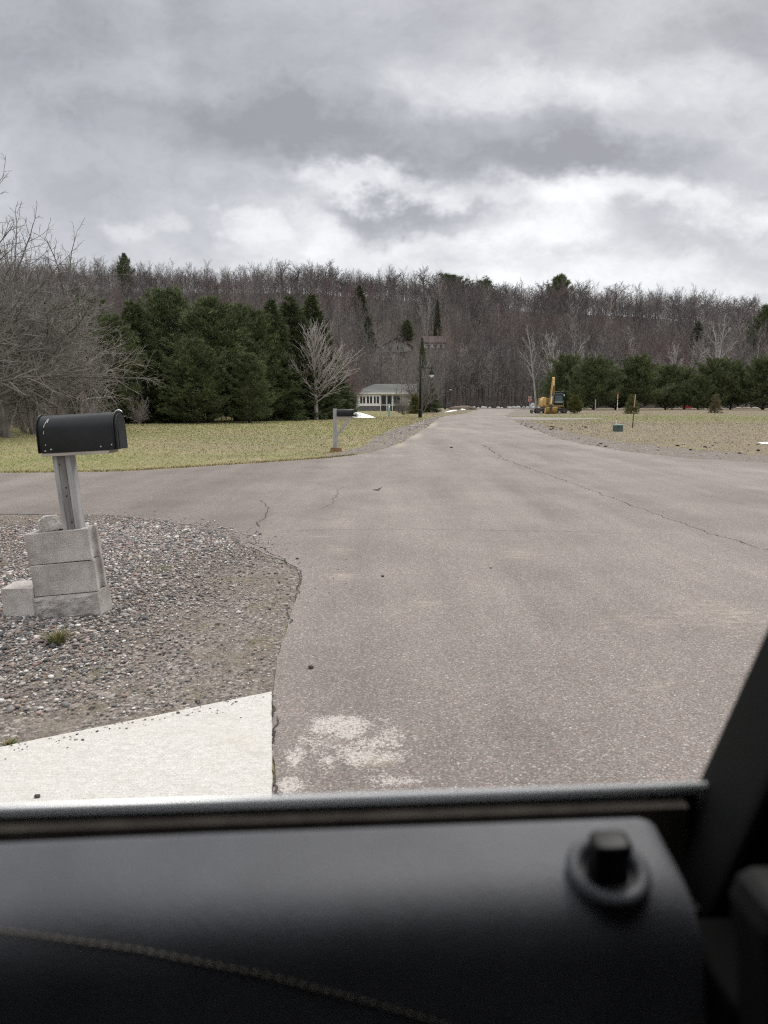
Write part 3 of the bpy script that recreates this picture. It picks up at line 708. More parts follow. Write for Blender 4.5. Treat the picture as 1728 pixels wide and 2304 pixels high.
def loose_bits():
    rng = random.Random(4)
    # stones lying on the asphalt: single things
    M_DK = simple('dark_stone', (.05, .046, .043), .85, .3, .3, 40)
    for (x, y, s, lab) in ((672, 1447, .013, 'dark pebble lying alone on the asphalt near the concrete apron'), (826, 1248, .011, 'small dark pebble on the asphalt beyond the sandy streaks'), (1060, 1230, .008, 'tiny dark chip on the asphalt right of the sandy streaks'),
                           (82, 1739, .010, 'small grey pebble on the concrete apron by the car sill'), (975, 968, .04, 'dark clod lying far up the road'), (642, 1210, .013, 'dark stone on the asphalt above the broken edge')):
        p = D(x, y); V0, T0 = ICO
        V = V0 * np.array([s * 1.2, s, s * .6]) * (1 + np.random.default_rng(int(x)).normal(0, .13, (len(V0), 1)))
        o = link('pebble', mesh_np('pebble', V, T0, [M_DK], smooth=True)); o.location = (p.x, p.y, .010 + s * .35 + (.018 if x == 82 else 0)); tag(o, lab, 'pebble')
    M_LEAF = simple('dry_leaf', (.07, .042, .028), .8, .2, .3, 30)
    p = D(815, 1061); mb = MB()
    L = [(-.075, 0, .02), (-.03, .03, .012), (.02, .035, .02), (.07, .005, .05), (.03, -.03, .01), (-.02, -.025, .008)]
    mb.add([Vector(q) for q in L] + [Vector(q) + Vector((0, 0, .004)) for q in L] , [(0, 1, 5), (1, 2, 4, 5), (2, 3, 4), (6, 11, 7), (7, 11, 10, 8), (8, 10, 9), (0, 6, 7, 1), (1, 7, 8, 2), (2, 8, 9, 3), (3, 9, 10, 4), (4, 10, 11, 5), (5, 11, 6, 0)])
    o = mb.build('leaf', M_LEAF); o.location = (p.x, p.y, .010); tag(o, 'curled dry brown leaf lying on the asphalt', 'leaf')
    p = D(372, 1546); mb = MB(); mb.tube([(-.07, -.01, .012), (-.02, .006, .018), (.03, .0, .016), (.075, -.022, .012)], [.002, .003, .003, .002], 5); mb.tube([(.03, 0, .016), (.05, .02, .014)], [.002, .001], 4)
    o = mb.build('twig', simple('dead_twig', (.22, .16, .11), .9)); o.location = (p.x, p.y, .004); tag(o, 'thin dry twig lying in the gravel beside the concrete apron', 'twig')
    M_TUFT, t_ = material('weed_tuft', .8, .2); t_.put(t_.b.inputs['Base Color'], t_.ramp(t_.rnd, [(0, (.07, .10, .03)), (.4, (.12, .13, .05)), (.7, (.24, .19, .10)), (1, (.10, .065, .04))]))
    def tuft(x, y, n, h, r, lab):
        q = D(x, y); T = []
        rr = random.Random(int(x + y))
        for i in range(n):
            a = rr.random() * 2 * PI; d = Vector((math.cos(a), math.sin(a), 0)); b_ = d * r * rr.random() * .5; e_ = b_ + d * r * (.3 + rr.random()) + Vector((0, 0, h * (.4 + .7 * rr.random())))
            m_ = (b_ + e_) / 2 + Vector((0, 0, h * .2)); n_ = Vector((-d.y, d.x, 0)) * .0028
            T += [(b_ - n_, b_ + n_, m_ + n_ * .8), (b_ - n_, m_ + n_ * .8, m_ - n_ * .8), (m_ - n_ * .8, m_ + n_ * .8, e_)]
        o = link('weed_tuft', tri_soup('weed_tuft', [[v_[:] for v_ in t] for t in T], [M_TUFT])); o.location = (q.x, q.y, .004); tag(o, lab, 'weed')
    tuft(127, 1392, 150, .075, .075, 'green and brown weed tuft growing in the gravel in front of the blocks')
    tuft(345, 1232, 60, .02, .10, 'flat green weed patch in the gravel right of the mailbox pile')
    tuft(300, 1208, 40, .018, .09, 'flat mossy weed patch in the gravel behind the mailbox pile')
    tuft(20, 1612, 60, .02, .03, 'dry brown weed tuft at the left edge of the concrete apron')
loose_bits()
# ------------------------------------------------------------------ the car the photo is taken from (only what its window side shows, plus the shell that shades it)
def make_leather(name, c, rough, spec=.5):
    m, t = material(name, rough, spec)
    g = t.vor(t.obj, 900); n = t.noise(t.obj, 30, 4)
    t.put(t.b.inputs['Base Color'], t.mix(t.mr(n, .3, .7), [k * .85 for k in c], [k * 1.15 for k in c]))
    bump(t, g, .25, .0006); return m
def build_car():
    ML = make_leather('dark_grey_vinyl', (.070, .072, .081), .6, .5)
    MP = simple('black_plastic', (.010, .010, .011), .45, .4, .2, 40); MR = simple('black_rubber', (.012, .0115, .011), .7, .3, .2, 40)
    MT = simple('brown_felt_seal', (.075, .066, .056), .9, .1, .3, 60); MB_ = simple('silver_paint', (.66, .67, .68), .3, .5, .06, 4, .3)
    MG = simple('dark_grey_trim', (.007, .007, .0068), .7, .2, .2, 30); MS = simple('tan_thread', (.15, .13, .10), .8)
    MH = simple('grey_headliner', (.028, .027, .026), .95, .1, .1, 60); MC = simple('charcoal_carpet', (.02, .02, .021), .95, .1, .3, 80)
    k = .68; yaw = math.atan2(.022, .357)
    DROP = .15
    d0 = ray(830 * K, 1711 * K); t0 = DROP / -d0.z; o0 = Vector((0, d0.y * t0, CH - DROP))
    car = thing('car', 'dark interior side of a car door with silver sill and lock knob, window open', 'car', (0, o0.y, 0), yaw)
    Z = CH - DROP
    # local: x along the door (front -, rear +), y outward (+), z up
    XF, XR = -.95, .125
    def extr(prof, x0, x1, name, mat, smooth=True, parent=car, n=2):
        mb = MB(); m_ = len(prof)
        for i in range(n):
            x = x0 + (x1 - x0) * i / (n - 1); mb.v += [(x, y, z) for y, z in prof]
        for i in range(n - 1):
            for j in range(m_): mb.f.append((i * m_ + j, i * m_ + (j + 1) % m_, (i + 1) * m_ + (j + 1) % m_, (i + 1) * m_ + j)); mb.m.append(0)
        mb.f += [tuple(range(m_)), tuple(range(n * m_ - 1, (n - 1) * m_ - 1, -1))]; mb.m += [0, 0]
        return mb.build(name, mat, parent, smooth=smooth)
    # outer door skin with its shoulder
    inv0 = (Matrix.Translation((0, o0.y, 0)) @ Matrix.Rotation(yaw, 4, 'Z')).inverted()
    def row_y(r, z):
        d = inv0.to_3x3() @ ray(830 * K, r * K); o = inv0 @ Vector((0, 0, CH)); return (o + d * ((z - o.z) / d.z)).y
    ya, yb, yc2, yd, ye = row_y(1709, Z), row_y(1719.5, Z - .0006), row_y(1741, Z - .0045), row_y(1766, Z - .0065), row_y(1787, Z - .0040)
    skin = [(yb - .0004, Z - .0085), (yb - .0004, Z - .0016), (yb + .0004, Z - .0004), (yb + .0016, Z), (ya - .0002, Z - .0002), (ya + .003, Z - .004), (ya + .010, Z - .016), (.032, Z - .05), (.045, Z - .2), (.05, Z - .45), (.03, Z - .7), (.01, Z - .78), (-.004, Z - .78), (-.004, Z - .05)]
    extr(skin, XF, XR + .05, 'door_skin', MB_)
    extr([(yc2 + .0003, Z - .022), (yc2 + .0003, Z - .0046), (yb - .0009, Z - .0036), (yb - .0009, Z - .022)], XF, XR, 'outer_seal', MR, False)
    extr([(yd, Z - .035), (yd, Z - .0068), (yc2 - .0003, Z - .0056), (yc2 - .0003, Z - .035)], XF, XR - .006, 'felt_strip', MT, False)
    extr([(-.026, Z - .06), (-.026, Z - .036), (-.0045, Z - .036), (-.0045, Z - .06)], XF, XR, 'window_slot', MP, False)
    # padded inner panel: a rounded roll that falls away towards the seat
    YO, ZO = ye, Z - .0040
    def prof(s):                                   # s in metres along the section from the outer edge
        if s < .003: a = s / .003 * PI / 2; return (YO + .003 - .003 * math.sin(a) - .0, ZO - .003 + .003 * math.sin(a) if False else ZO - .003 * (1 - math.sin(a)))
        s -= .003; y, z = YO, ZO; st = .0008; ang = R(13); q = 0
        while q < s:
            ang = R(13) + (R(74) - R(13)) * sm(.017, .052, q) if q > .017 else R(13)
            h = min(st, s - q); y -= math.cos(ang) * h; z -= math.sin(ang) * h; q += h
        return (y, z)
    SS = [0, .001, .002, .003, .005, .008, .012, .016] + [.016 + .003 * i for i in range(1, 20)] + [.09, .12, .18, .28]
    PR = [prof(s) for s in SS]
    XE = XR - .0245; RC = .0075
    XS = list(np.linspace(XF, XE - RC, 14)) + [XE - RC + RC * math.sin(a) for a in np.linspace(0, PI / 2, 9)][1:]
    mb = MB(); m_ = len(PR)
    for x in XS:
        dd = max(0, x - (XE - RC)); drop = (RC - math.sqrt(max(0, RC * RC - dd * dd)))
        sag = -.0022 * sm(-.10, -.22, x)
        for j, (y, z) in enumerate(PR):
            f_ = 1 - j / m_
            mb.v.append((x - .006 * (j / m_) * 0, y - drop * .4 * (1 - sm(0, .03, SS[j])), z - drop * .5 * (1 - sm(.0, .09, SS[j])) + sag))
    for i in range(len(XS) - 1):
        for j in range(m_ - 1): mb.f.append((i * m_ + j, i * m_ + j + 1, (i + 1) * m_ + j + 1, (i + 1) * m_ + j)); mb.m.append(0)
    b_ = len(mb.v); n_ = len(XS)
    for x in XS: mb.v += [(x, YO + .001, PR[-1][1])]
    for i in range(n_ - 1):
        mb.f.append((b_ + i, i * m_, (i + 1) * m_, b_ + i + 1)); mb.m.append(0)
    mb.f.append(tuple([(n_ - 1) * m_ + j for j in range(m_)] + [b_ + n_ - 1])); mb.m.append(0)
    pan = mb.build('door_panel', ML, car, smooth=True)
    # stitched seam
    def onp(x, s, lift=.0006):
        y, z = prof(s); y2, z2 = prof(s + .001); t_ = Vector((0, y2 - y, z2 - z)).normalized(); n = Vector((0, t_.z, -t_.y)); n = -n if n.z < 0 else n
        return Vector((x, y, z)) + n * lift
    def s_at(x, py):                               # where the seam crosses: found along the section from the photographed rows
        lo, hi = .01, .2
        for _ in range(30):
            m = (lo + hi) / 2; p = car_m @ onp(x, m); r_ = p - Vector((0, 0, CH)); yc = (r_.z * CP + r_.y * SP) / (r_.y * CP - r_.z * SP)
            row = CY - F * yc
            if row < py: lo = m
            else: hi = m
        return lo
    car_m = Matrix.Translation((0, o0.y, 0)) @ Matrix.Rotation(yaw, 4, 'Z')
    def col_x(px, s):
        lo, hi = -.6, .3
        for _ in range(30):
            m = (lo + hi) / 2; p = car_m @ onp(m, s); r_ = p - Vector((0, 0, CH)); c = CX + F * r_.x / (r_.y * CP - r_.z * SP)
            if c < px: lo = m
            else: hi = m
        return lo
    knots = []
    for (x, y) in ((-60, 1998), (0, 2009), (300, 2052), (560, 2104), (800, 2166), (960, 2213), (1100, 2262)):
        s = .05
        for _ in range(4):
            xx = col_x(x * K, s); s = s_at(xx, y * K)
        knots.append((xx, s))
    st = MB(); acc_ = []
    for (a, b) in zip(knots, knots[1:]):
        n = max(2, int(abs(b[0] - a[0]) / .0012))
        for i in range(n): acc_.append((a[0] + (b[0] - a[0]) * i / n, a[1] + (b[1] - a[1]) * i / n))
    i = 0
    while i + 2 < len(acc_):
        p = [onp(*q, lift=.0004) for q in acc_[i:i + 3]]; st.tube(p, [.0003, .00055, .0003], 5); i += 3
    st.build('stitching', MS, car)
    # lock knob and its surround
    s_k = s_at(.045, 1893 * K); xk = col_x(1312 * K, s_k); c = onp(xk, s_k, 0)
    y2, z2 = prof(s_k - .012); y3, z3 = prof(s_k + .012); tv = Vector((0, y2 - y3, z2 - z3)).normalized(); nv = Vector((1, 0, 0)).cross(tv); nv = -nv if nv.z < 0 else nv
    bz = MB(); bz.tube([c + Vector((1, 0, 0)) * .0116 * math.cos(t) + tv * .0108 * math.sin(t) + nv * .0020 for t in np.linspace(0, 2 * PI, 29)], .0028, 8, caps=False)
    bz_o = bz.build('lock_surround', ML, car, smooth=True)
    dk = MB(); dk.add([c + nv * .0012] + [c + Vector((1, 0, 0)) * .0105 * math.cos(t) + tv * .0098 * math.sin(t) + nv * .0012 for t in np.linspace(0, 2 * PI, 25)[:-1]] + [c - nv * .006 + Vector((1, 0, 0)) * .0105 * math.cos(t) + tv * .0098 * math.sin(t) for t in np.linspace(0, 2 * PI, 25)[:-1]],
                      [(0, 1 + i, 1 + (i + 1) % 24) for i in range(24)] + [(1 + i, 25 + i, 25 + (i + 1) % 24, 1 + (i + 1) % 24) for i in range(24)])
    dk.build('lock_well', MP, bz_o)
    kb = MB(); up = (nv * .55 + Vector((0, .05, .85))).normalized(); rx = Vector((1, 0, 0)); fy = up.cross(rx).normalized()
    def sec(a, b_, h): return [c + rx * a * math.copysign(abs(math.cos(t)) ** .45, math.cos(t)) + fy * b_ * math.copysign(abs(math.sin(t)) ** .45, math.sin(t)) + up * h + fy * 0 for t in np.linspace(0, 2 * PI, 33)[:-1]]
    rings = [sec(.0068, .0046, -.002), sec(.0064, .0044, .006), sec(.0062, .0042, .0100), sec(.0066, .0046, .0112), sec(.0067, .0047, .0132), sec(.0063, .0043, .0142), sec(.004, .003, .0140)]
    for r_ in rings: kb.v += [tuple(q) for q in r_]
    for i in range(len(rings) - 1):
        for j in range(32): kb.f.append((i * 32 + j, i * 32 + (j + 1) % 32, (i + 1) * 32 + (j + 1) % 32, (i + 1) * 32 + j)); kb.m.append(0)
    kb.f.append(tuple(range(32 * 6, 32 * 7))); kb.m.append(0)
    kb.build('lock_knob', simple('matt_black_knob', (.006, .006, .0065), .6, .25, .2, 40), car, smooth=True)
    # rear window frame and door pillar, leaning back
    inv = car_m.inverted()
    def pl(px, py, yl):                            # point of the car on a plane y = yl (car frame) in the photograph's direction
        d = inv.to_3x3() @ ray(px * K, py * K); o = inv @ Vector((0, 0, CH)); t = (yl - o.y) / d.y; return o + d * t
    A, B = pl(1474, 1752, .006), pl(1656, 1345, .006); dv = (B - A).normalized(); wv = Vector((dv.z, 0, -dv.x))
    def strip(name, off, wid, y0, y1, mat, a0=-.05, a1=.62, par=car, bev=.003):
        p0 = A + dv * a0 + wv * off; p1 = A + dv * a1 + wv * off
        mb = MB(); q = [(p0.x, p0.z), (p0.x + wv.x * wid, p0.z + wv.z * wid), (p1.x + wv.x * wid, p1.z + wv.z * wid), (p1.x, p1.z)]
        mb.prism(q, y0, y1, 'y'); return mb.build(name, mat, par, bevel=bev)
    strip('window_frame', 0, .0165, -.030, .006, MG)
    strip('door_seal', .0167, .017, -.050, -.014, MR, a0=-.3)
    strip('pillar_cover', .0340, .012, -.062, -.02, MG, a0=-.3)
    strip('pillar_cover', .0520, .07, -.060, -.02, MG, a0=-.3)
    strip('pillar', .0165, .11, -.0135, .008, MB_, a0=-.6)
    # lower door end: dark jamb under the frame, rounded trim of the pillar behind it
    J = pl(1484, 1800, -.035)
    jm = MB(); jm.bb(XE + .0006, XE + .1, -.075, -.036, Z - .75, Z - .03); jm.build('door_jamb', simple('matt_black_jamb', (.004, .004, .004), .95, .05, .2, 40), car, bevel=.003)
    T0 = pl(1562, 1885, -.075); T1 = pl(1660, 1846, -.075)
    tp = MB(); x0 = T0.x; zt = T0.z
    outl = [(x0 + .02, zt - .6), (x0 + .012, zt - .1), (x0 + .003, zt - .02), (x0, zt - .004), (x0 + .002, zt + .002), (x0 + .006, zt + .005), (x0 + .012, zt + .004), (x0 + .03, zt - .012), (x0 + .09, zt - .06), (x0 + .09, zt - .6)]
    tp.prism(outl[::-1], -.098, -.0755, 'y'); tp.build('pillar_trim', MG, car, bevel=.005, seg=3)
    # the shell that closes the cabin and keeps it dark
    top = Z + .40
    rf = [(.02 - .10, top - .03), (-.16, top), (-.5, top + .035), (-1.2, top + .035), (-1.5, top), (-1.60, top - .03), (-1.58, top - .05), (-1.2, top), (-.5, top), (-.10, top - .05)]
    rr = extr(rf, -.75, 1.75, 'roof', MB_, True)
    extr([(-.12, top - .055), (-.5, top - .002), (-1.2, top - .002), (-1.56, top - .055), (-1.56, top - .06), (-1.2, top - .012), (-.5, top - .012), (-.12, top - .06)], -.7, 1.7, 'headliner', MH, True)
    extr([(.0, .30), (.0, .36), (-1.7, .36), (-1.7, .30)], -1.3, 1.8, 'floor', MC, False)
    extr([(-1.70, .30), (-1.74, .6), (-1.70, Z - .03), (-1.66, Z), (-1.62, Z - .02), (-1.60, .36)], -1.3, 1.8, 'door_skin', MB_)
    da = MB(); da.prism([(-1.3, .36), (-.80, .36), (-.70, .75), (-.66, Z - .12), (-.74, Z - .02), (-1.0, Z + .0), (-1.3, Z - .02)], -1.59, -.12, 'y'); da.build('dashboard', MP, car, bevel=.02)
    st_ = MB(); st_.bb(.02, .52, -1.52, -1.02, .36, .72); st_.prism([(.50, .70), (.64, .70), (.86, 1.28), (.74, 1.30)], -1.52, -1.02, 'y'); st_.build('seat', MC, car, bevel=.03)
    s2 = MB(); s2.bb(1.15, 1.65, -1.5, -.2, .36, .74); s2.prism([(1.62, .72), (1.76, .72), (1.95, 1.25), (1.82, 1.25)], -1.5, -.2, 'y'); s2.build('rear_seat', MC, car, bevel=.03)
    for yy in (-.10, -1.60):
        pz = MB(); pz.bar((-1.15, yy + .0, Z), (-.68, yy, top - .02), .05, .05)
        pz.build('pillar', MB_, car); pz = MB(); pz.bar((1.80, yy, Z - .05), (1.6, yy, top - .02), .12, .12); pz.build('pillar', MB_, car)
    pz = MB(); pz.bar((.62, -1.62, Z - .05), (.70, -1.58, top - .03), .05, .12)
    pz.build('pillar', MB_, car)
    bk = MB(); bk.bb(1.80, 1.86, -1.7, .0, .3, Z - .02); bk.build('tailgate', MB_, car)
    MW, tw = material('cabin_dimming_glass', .05, .5); tw.b.inputs['Base Color'].default_value = (.05, .055, .055, 1); tw.b.inputs['Transmission Weight'].default_value = .8  # dark tint added on unseen windows to keep light out of the cabin
    g = MB(); g.prism([(-1.61, Z - .01), (-1.615, Z - .01), (-1.575, top - .04), (-1.57, top - .04)], -1.0, 1.7, 'x'); g.build('side_window', MW, car)
    g = MB(); g.prism([(-1.20, Z - .02), (-1.194, Z - .02), (-.70, top - .01), (-.706, top - .01)], -1.56, -.13, 'y'); g.build('windscreen', MW, car)
    fl = MB(); fl.bb(XR + .055, 1.8, .0, .035, .32, Z - .06); fl.build('body', MB_, car, bevel=.01); fl = MB(); fl.bb(-1.3, XF - .005, .0, .035, .32, Z - .06); fl.build('body', MB_, car, bevel=.01)
build_car()
# ------------------------------------------------------------------ things in the middle distance
M_BLACK = simple('black_lamp_paint', (.006, .0065, .007), .5, .3, .2, 12)
M_YEL = simple('shaded_yellow_paint', (.33, .205, .055), .6, .4, .3, 5); M_YELD = simple('pale_yellow_paint', (.52, .36, .15), .7, .3, .25, 7)  # boom front's shade is mixed into the first yellow; the second stays paler
M_STEEL = simple('dark_oily_steel', (.05, .047, .044), .55, .5, .3, 10); M_TRACK = simple('muddy_track_steel', (.075, .062, .052), .85, .3, .35, 9)
M_CHROME = simple('cylinder_rod', (.62, .61, .58), .3, .5, .1, 10)
M_WHITE = simple('white_paint', (.72, .71, .68), .7, .3, .08, 3); M_ROOF = simple('grey_shingles', (.105, .105, .098), .9, .2, .3, 6)
M_FOUND = simple('grey_foundation', (.13, .125, .12), .9, .2, .25, 4); M_DARKGL, _t = material('dark_window_glass', .08, .5); _t.b.inputs['Base Color'].default_value = (.018, .021, .022, 1)
M_PGREEN = simple('pale_green_plastic', (.25, .34, .29), .6, .35, .15, 6); M_DGREEN = simple('green_cabinet_paint', (.06, .085, .075), .6, .4, .25, 7); M_LGREEN = simple('faded_green_lid', (.15, .24, .20), .6, .4, .2, 9)
M_RUST = simple('rusty_steel_post', (.06, .038, .03), .85, .3, .3, 14); M_TANP = simple('tan_paint', (.42, .32, .19), .8, .3, .2, 10)
M_RED = simple('faded_red', (.34, .035, .03), .6, .4, .2, 10); M_SIGNBK = simple('tan_sign_back', (.40, .34, .26), .8); M_SIGNW = simple('sign_white', (.78, .77, .74), .6)
def make_snow():
    m, t = material('old_snow', .7, .3); n = t.noise(t.pos, 1.3, 6, .7)
    t.put(t.b.inputs['Base Color'], t.mix(t.mr(n, .42, .7, 0, .35), (.82, .83, .85), (.60, .57, .52)))
    bump(t, n, .5, .1); return m
M_SNOW = make_snow()
def glass_clear():
    m, t = material('frosted_globe', .25, .5); t.b.inputs['Base Color'].default_value = (.80, .81, .80, 1); t.b.inputs['Transmission Weight'].default_value = .25; return m
M_GLOBE = glass_clear()

def lamp(px, py, ptop, parm, label, head=True):
    b = D(px, py); b.z = height(b.x, b.y); s = b.y / F
    H_ = (py - ptop) * K * s; t = thing('street_lamp', label, 'street lamp', b, 0, 'street lamps along the road')
    a_z = (py - parm) * K * s; sc = H_ / 5.3
    p = MB(); p.lathe([(.165 * sc, -.1), (.165 * sc, .58 * sc), (.15 * sc, .60 * sc), (.13 * sc, .70 * sc), (.07 * sc, .74 * sc)], 10); p.build('base', M_BLACK, t, smooth=False)
    p = MB(); p.tube([(0, 0, .7 * sc), (0, 0, 2.6 * sc), (0, 0, H_)], [.098 * sc, .09 * sc, .08 * sc], 10); p.lathe([(.06 * sc, H_ - .02), (.075 * sc, H_ + .01), (.0, H_ + .06)], 8); p.build('pole', M_BLACK, t, smooth=True)
    p = MB(); L = .97 * sc; p.tube([(.05, 0, a_z), (L, 0, a_z - .02)], .055 * sc, 8); p.bar((.06, 0, a_z + .13 * sc), (.32 * sc, 0, a_z + .01), .03 * sc, .03 * sc); p.tube([(L, 0, a_z + .12 * sc), (L, 0, a_z - .14 * sc)], .045 * sc, 8); p.build('arm', M_BLACK, t)
    p = MB(); p.lathe([(.05 * sc, 0), (.075 * sc, -.08 * sc), (.12 * sc, -.17 * sc), (.19 * sc, -.30 * sc), (.225 * sc, -.42 * sc), (.225 * sc, -.47 * sc), (.0, -.46 * sc)], 14, (L, 0, a_z - .12 * sc)); ho = p.build('lamp_head', M_BLACK, t, smooth=True)
    p = MB(); p.lathe([(.20 * sc, -.475 * sc), (.19 * sc, -.55 * sc), (.15 * sc, -.64 * sc), (.08 * sc, -.70 * sc), (.0, -.715 * sc)], 14, (L, 0, a_z - .12 * sc)); p.build('globe', M_GLOBE, ho, smooth=True)
lamp(907.5, 902, 770, 797, 'tall black street lamp with a white globe on a side arm beside the road')
lamp(961.5, 884.5, 824, 835, 'more distant dark street lamp at the wood edge, right of the small spruce')

def excavator():
    b = D(1187, 893); b.z = 0; s = b.y / F                  # metres per photo pixel
    t = thing('excavator', 'yellow excavator parked by the road with boom folded and bucket on the ground', 'excavator', b, 0)
    # zoom frame: x 1190 + X/15.08, ground row y 1378
    def X(x): return ((1190 + x / 15.08) - 1187 * K) * s
    def Zz(y): return (1388 - y) / 15.08 * s
    TW = X(1235) - X(215); r = (Zz(1215) - Zz(1388)) / 2; xl, xr = X(215) + r, X(1235) - r
    for k, yy in enumerate((-.62, .62)):
        tb = MB(); n = 14
        out = [(xl + r * math.cos(a), r + r * math.sin(a)) for a in np.linspace(PI / 2, 3 * PI / 2, n)] + [(xr + r * math.cos(a), r + r * math.sin(a)) for a in np.linspace(-PI / 2, PI / 2, n)]
        r2 = r - .055
        inn = [(xl + r2 * math.cos(a), r + r2 * math.sin(a)) for a in np.linspace(PI / 2, 3 * PI / 2, n)] + [(xr + r2 * math.cos(a), r + r2 * math.sin(a)) for a in np.linspace(-PI / 2, PI / 2, n)]
        m_ = len(out); y0, y1 = yy - .22, yy + .22
        tb.add([(x, y0, z) for x, z in out] + [(x, y1, z) for x, z in out] + [(x, y0, z) for x, z in inn] + [(x, y1, z) for x, z in inn],
               [(i, (i + 1) % m_, m_ + (i + 1) % m_, m_ + i) for i in range(m_)] + [(2 * m_ + i, 3 * m_ + i, 3 * m_ + (i + 1) % m_, 2 * m_ + (i + 1) % m_) for i in range(m_)] +
               [(i, 2 * m_ + i, 2 * m_ + (i + 1) % m_, (i + 1) % m_) for i in range(m_)] + [(m_ + i, m_ + (i + 1) % m_, 3 * m_ + (i + 1) % m_, 3 * m_ + i) for i in range(m_)])
        # grouser bars
        per = []
        for i in range(m_):
            a, c = Vector((out[i][0], 0, out[i][1])), Vector((out[(i + 1) % m_][0], 0, out[(i + 1) % m_][1])); L = (c - a).length
            for q in range(max(1, int(L / .12))): per.append((a.lerp(c, (q + .5) / max(1, int(L / .12))), (c - a).normalized()))
        for p, d in per: tb.bar(p + Vector((0, y0, 0)) , p + Vector((0, y1, 0)), .035, .03, up=d.cross(Vector((0, 1, 0))))
        to = tb.build('track', M_TRACK, t)
        for wx, wr in ((xl, r2 * .92), (xr, r2 * .92), (xl + (xr - xl) * .27, r2 * .5), (xl + (xr - xl) * .5, r2 * .5), (xl + (xr - xl) * .73, r2 * .5)):
            wb = MB(); zc = r if wr > r2 * .7 else wr + .06
            wb.tube([(wx, y0 + .04, zc), (wx, y0 + .05, zc), (wx, y1 - .05, zc), (wx, y1 - .04, zc)], [wr * .55, wr, wr, wr * .55], 16); wb.build('track_wheel', M_STEEL, to)
        fb = MB(); fb.bb(xl + .1, xr - .1, yy - .12, yy + .12, r * .75, r * 1.35); fb.build('track_frame', M_STEEL, to)
    u = MB(); u.bb(xl + .35, xr - .35, -.5, .5, r * .9, r * 1.7); u.lathe([(.55, r * 1.7), (.55, r * 2.15)], 18, ((xl + xr) / 2, 0, 0)); u.build('undercarriage', M_STEEL, t)
    bl = MB(); bx = X(80); bl.prism([(-.75, .02), (-.75, .42), (.75, .42), (.75, .02)], bx, bx + .06, 'x'); bl.bar((bx + .05, -.35, .25), (xl + .3, -.35, r), .09, .09); bl.bar((bx + .05, .35, .25), (xl + .3, .35, r), .09, .09); bl.build('dozer_blade', M_STEEL, t, bevel=.01)
    # superstructure faces the camera (-y)
    zb = Zz(1160)
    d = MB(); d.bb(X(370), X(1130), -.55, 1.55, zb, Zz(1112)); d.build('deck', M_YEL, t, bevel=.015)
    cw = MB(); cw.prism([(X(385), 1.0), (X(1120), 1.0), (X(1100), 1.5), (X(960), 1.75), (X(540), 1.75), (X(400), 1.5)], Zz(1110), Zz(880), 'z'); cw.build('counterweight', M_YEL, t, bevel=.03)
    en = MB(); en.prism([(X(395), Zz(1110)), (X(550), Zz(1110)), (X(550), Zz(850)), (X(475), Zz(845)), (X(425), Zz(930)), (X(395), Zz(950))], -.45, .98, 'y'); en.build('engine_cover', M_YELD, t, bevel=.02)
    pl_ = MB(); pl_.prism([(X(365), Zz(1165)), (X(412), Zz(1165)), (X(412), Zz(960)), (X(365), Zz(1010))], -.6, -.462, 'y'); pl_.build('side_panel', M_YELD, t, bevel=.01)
    ex = MB(); ex.tube([(X(505), .3, Zz(850)), (X(505), .3, Zz(750))], .035, 8); ex.build('exhaust', M_STEEL, t)
    for q in ((X(360), X(384), -.62, -.56, Zz(950), Zz(920)), (X(1112), X(1142), -.62, -.57, Zz(812), Zz(752))):
        mr_ = MB(); mr_.bb(*q); mr_.build('mirror', M_SIGNW, t)
    # cab
    cx0, cx1 = X(795), X(1108); cz0, cz1 = Zz(1110), Zz(672)
    cab = MB(); W2 = .075
    side = [(-.62, cz0), (.62, cz0), (.66, cz0 + .9), (.55, cz1 - .05), (-.42, cz1 - .05), (-.62, cz1 - .35)]
    for (a, c) in ((cx0, cx0 + .06), (cx1 - .06, cx1)):
        for i in range(len(side)): cab.bar((( a + c) / 2, *side[i]), ((a + c) / 2, *side[(i + 1) % len(side)]), .058, .07)
    for q in side[1:]: cab.bar((cx0 + .0305, *q), (cx1 - .0305, *q), .06, .066)
    cab.bb(cx0 + .031, cx1 - .031, -.60, .6, cz0 + .002, cz0 + .22)
    co_ = cab.build('cab', M_BLACK, t, bevel=.01)
    ro = MB(); ro.bb(cx0 - .02, cx1 + .02, -.5, .62, cz1 - .012, cz1 + .04); ro.build('cab_roof', M_STEEL, co_, bevel=.02)
    M_CGL, tt = material('tinted_cab_glass', .06, .5); tt.b.inputs['Base Color'].default_value = (.10, .145, .15, 1); tt.b.inputs['Transmission Weight'].default_value = .35
    gl = MB(); gl.prism([(cx0 + .075, cz0 + .24), (cx1 - .075, cz0 + .24), (cx1 - .075, cz1 - .12), (cx0 + .075, cz1 - .12)], -.575, -.567, 'y'); gl.build('cab_window', M_CGL, co_)
    for (xa) in (cx0 + .02, cx1 - .026):
        gl = MB(); gl.prism([(-.55, cz0 + .12), (.55, cz0 + .12), (.58, cz0 + .9), (.5, cz1 - .1), (-.4, cz1 - .1), (-.55, cz1 - .38)], xa, xa + .006, 'x'); gl.build('cab_window', M_CGL, co_)
    wf = MB(); wf.bb(cx0 + .09, cx1 - .09, -.59, -.578, Zz(1018), Zz(1000)); wf.build('wiper_bar', M_CHROME, co_)
    se = MB(); se.bb((cx0 + cx1) / 2 - .22, (cx0 + cx1) / 2 + .22, .0, .4, cz0 + .24, cz0 + .5); se.bb((cx0 + cx1) / 2 - .2, (cx0 + cx1) / 2 + .2, .3, .4, cz0 + .51, cz0 + 1.0); se.build('seat', M_STEEL, co_, bevel=.03)
    hr = MB(); hx = X(1118)
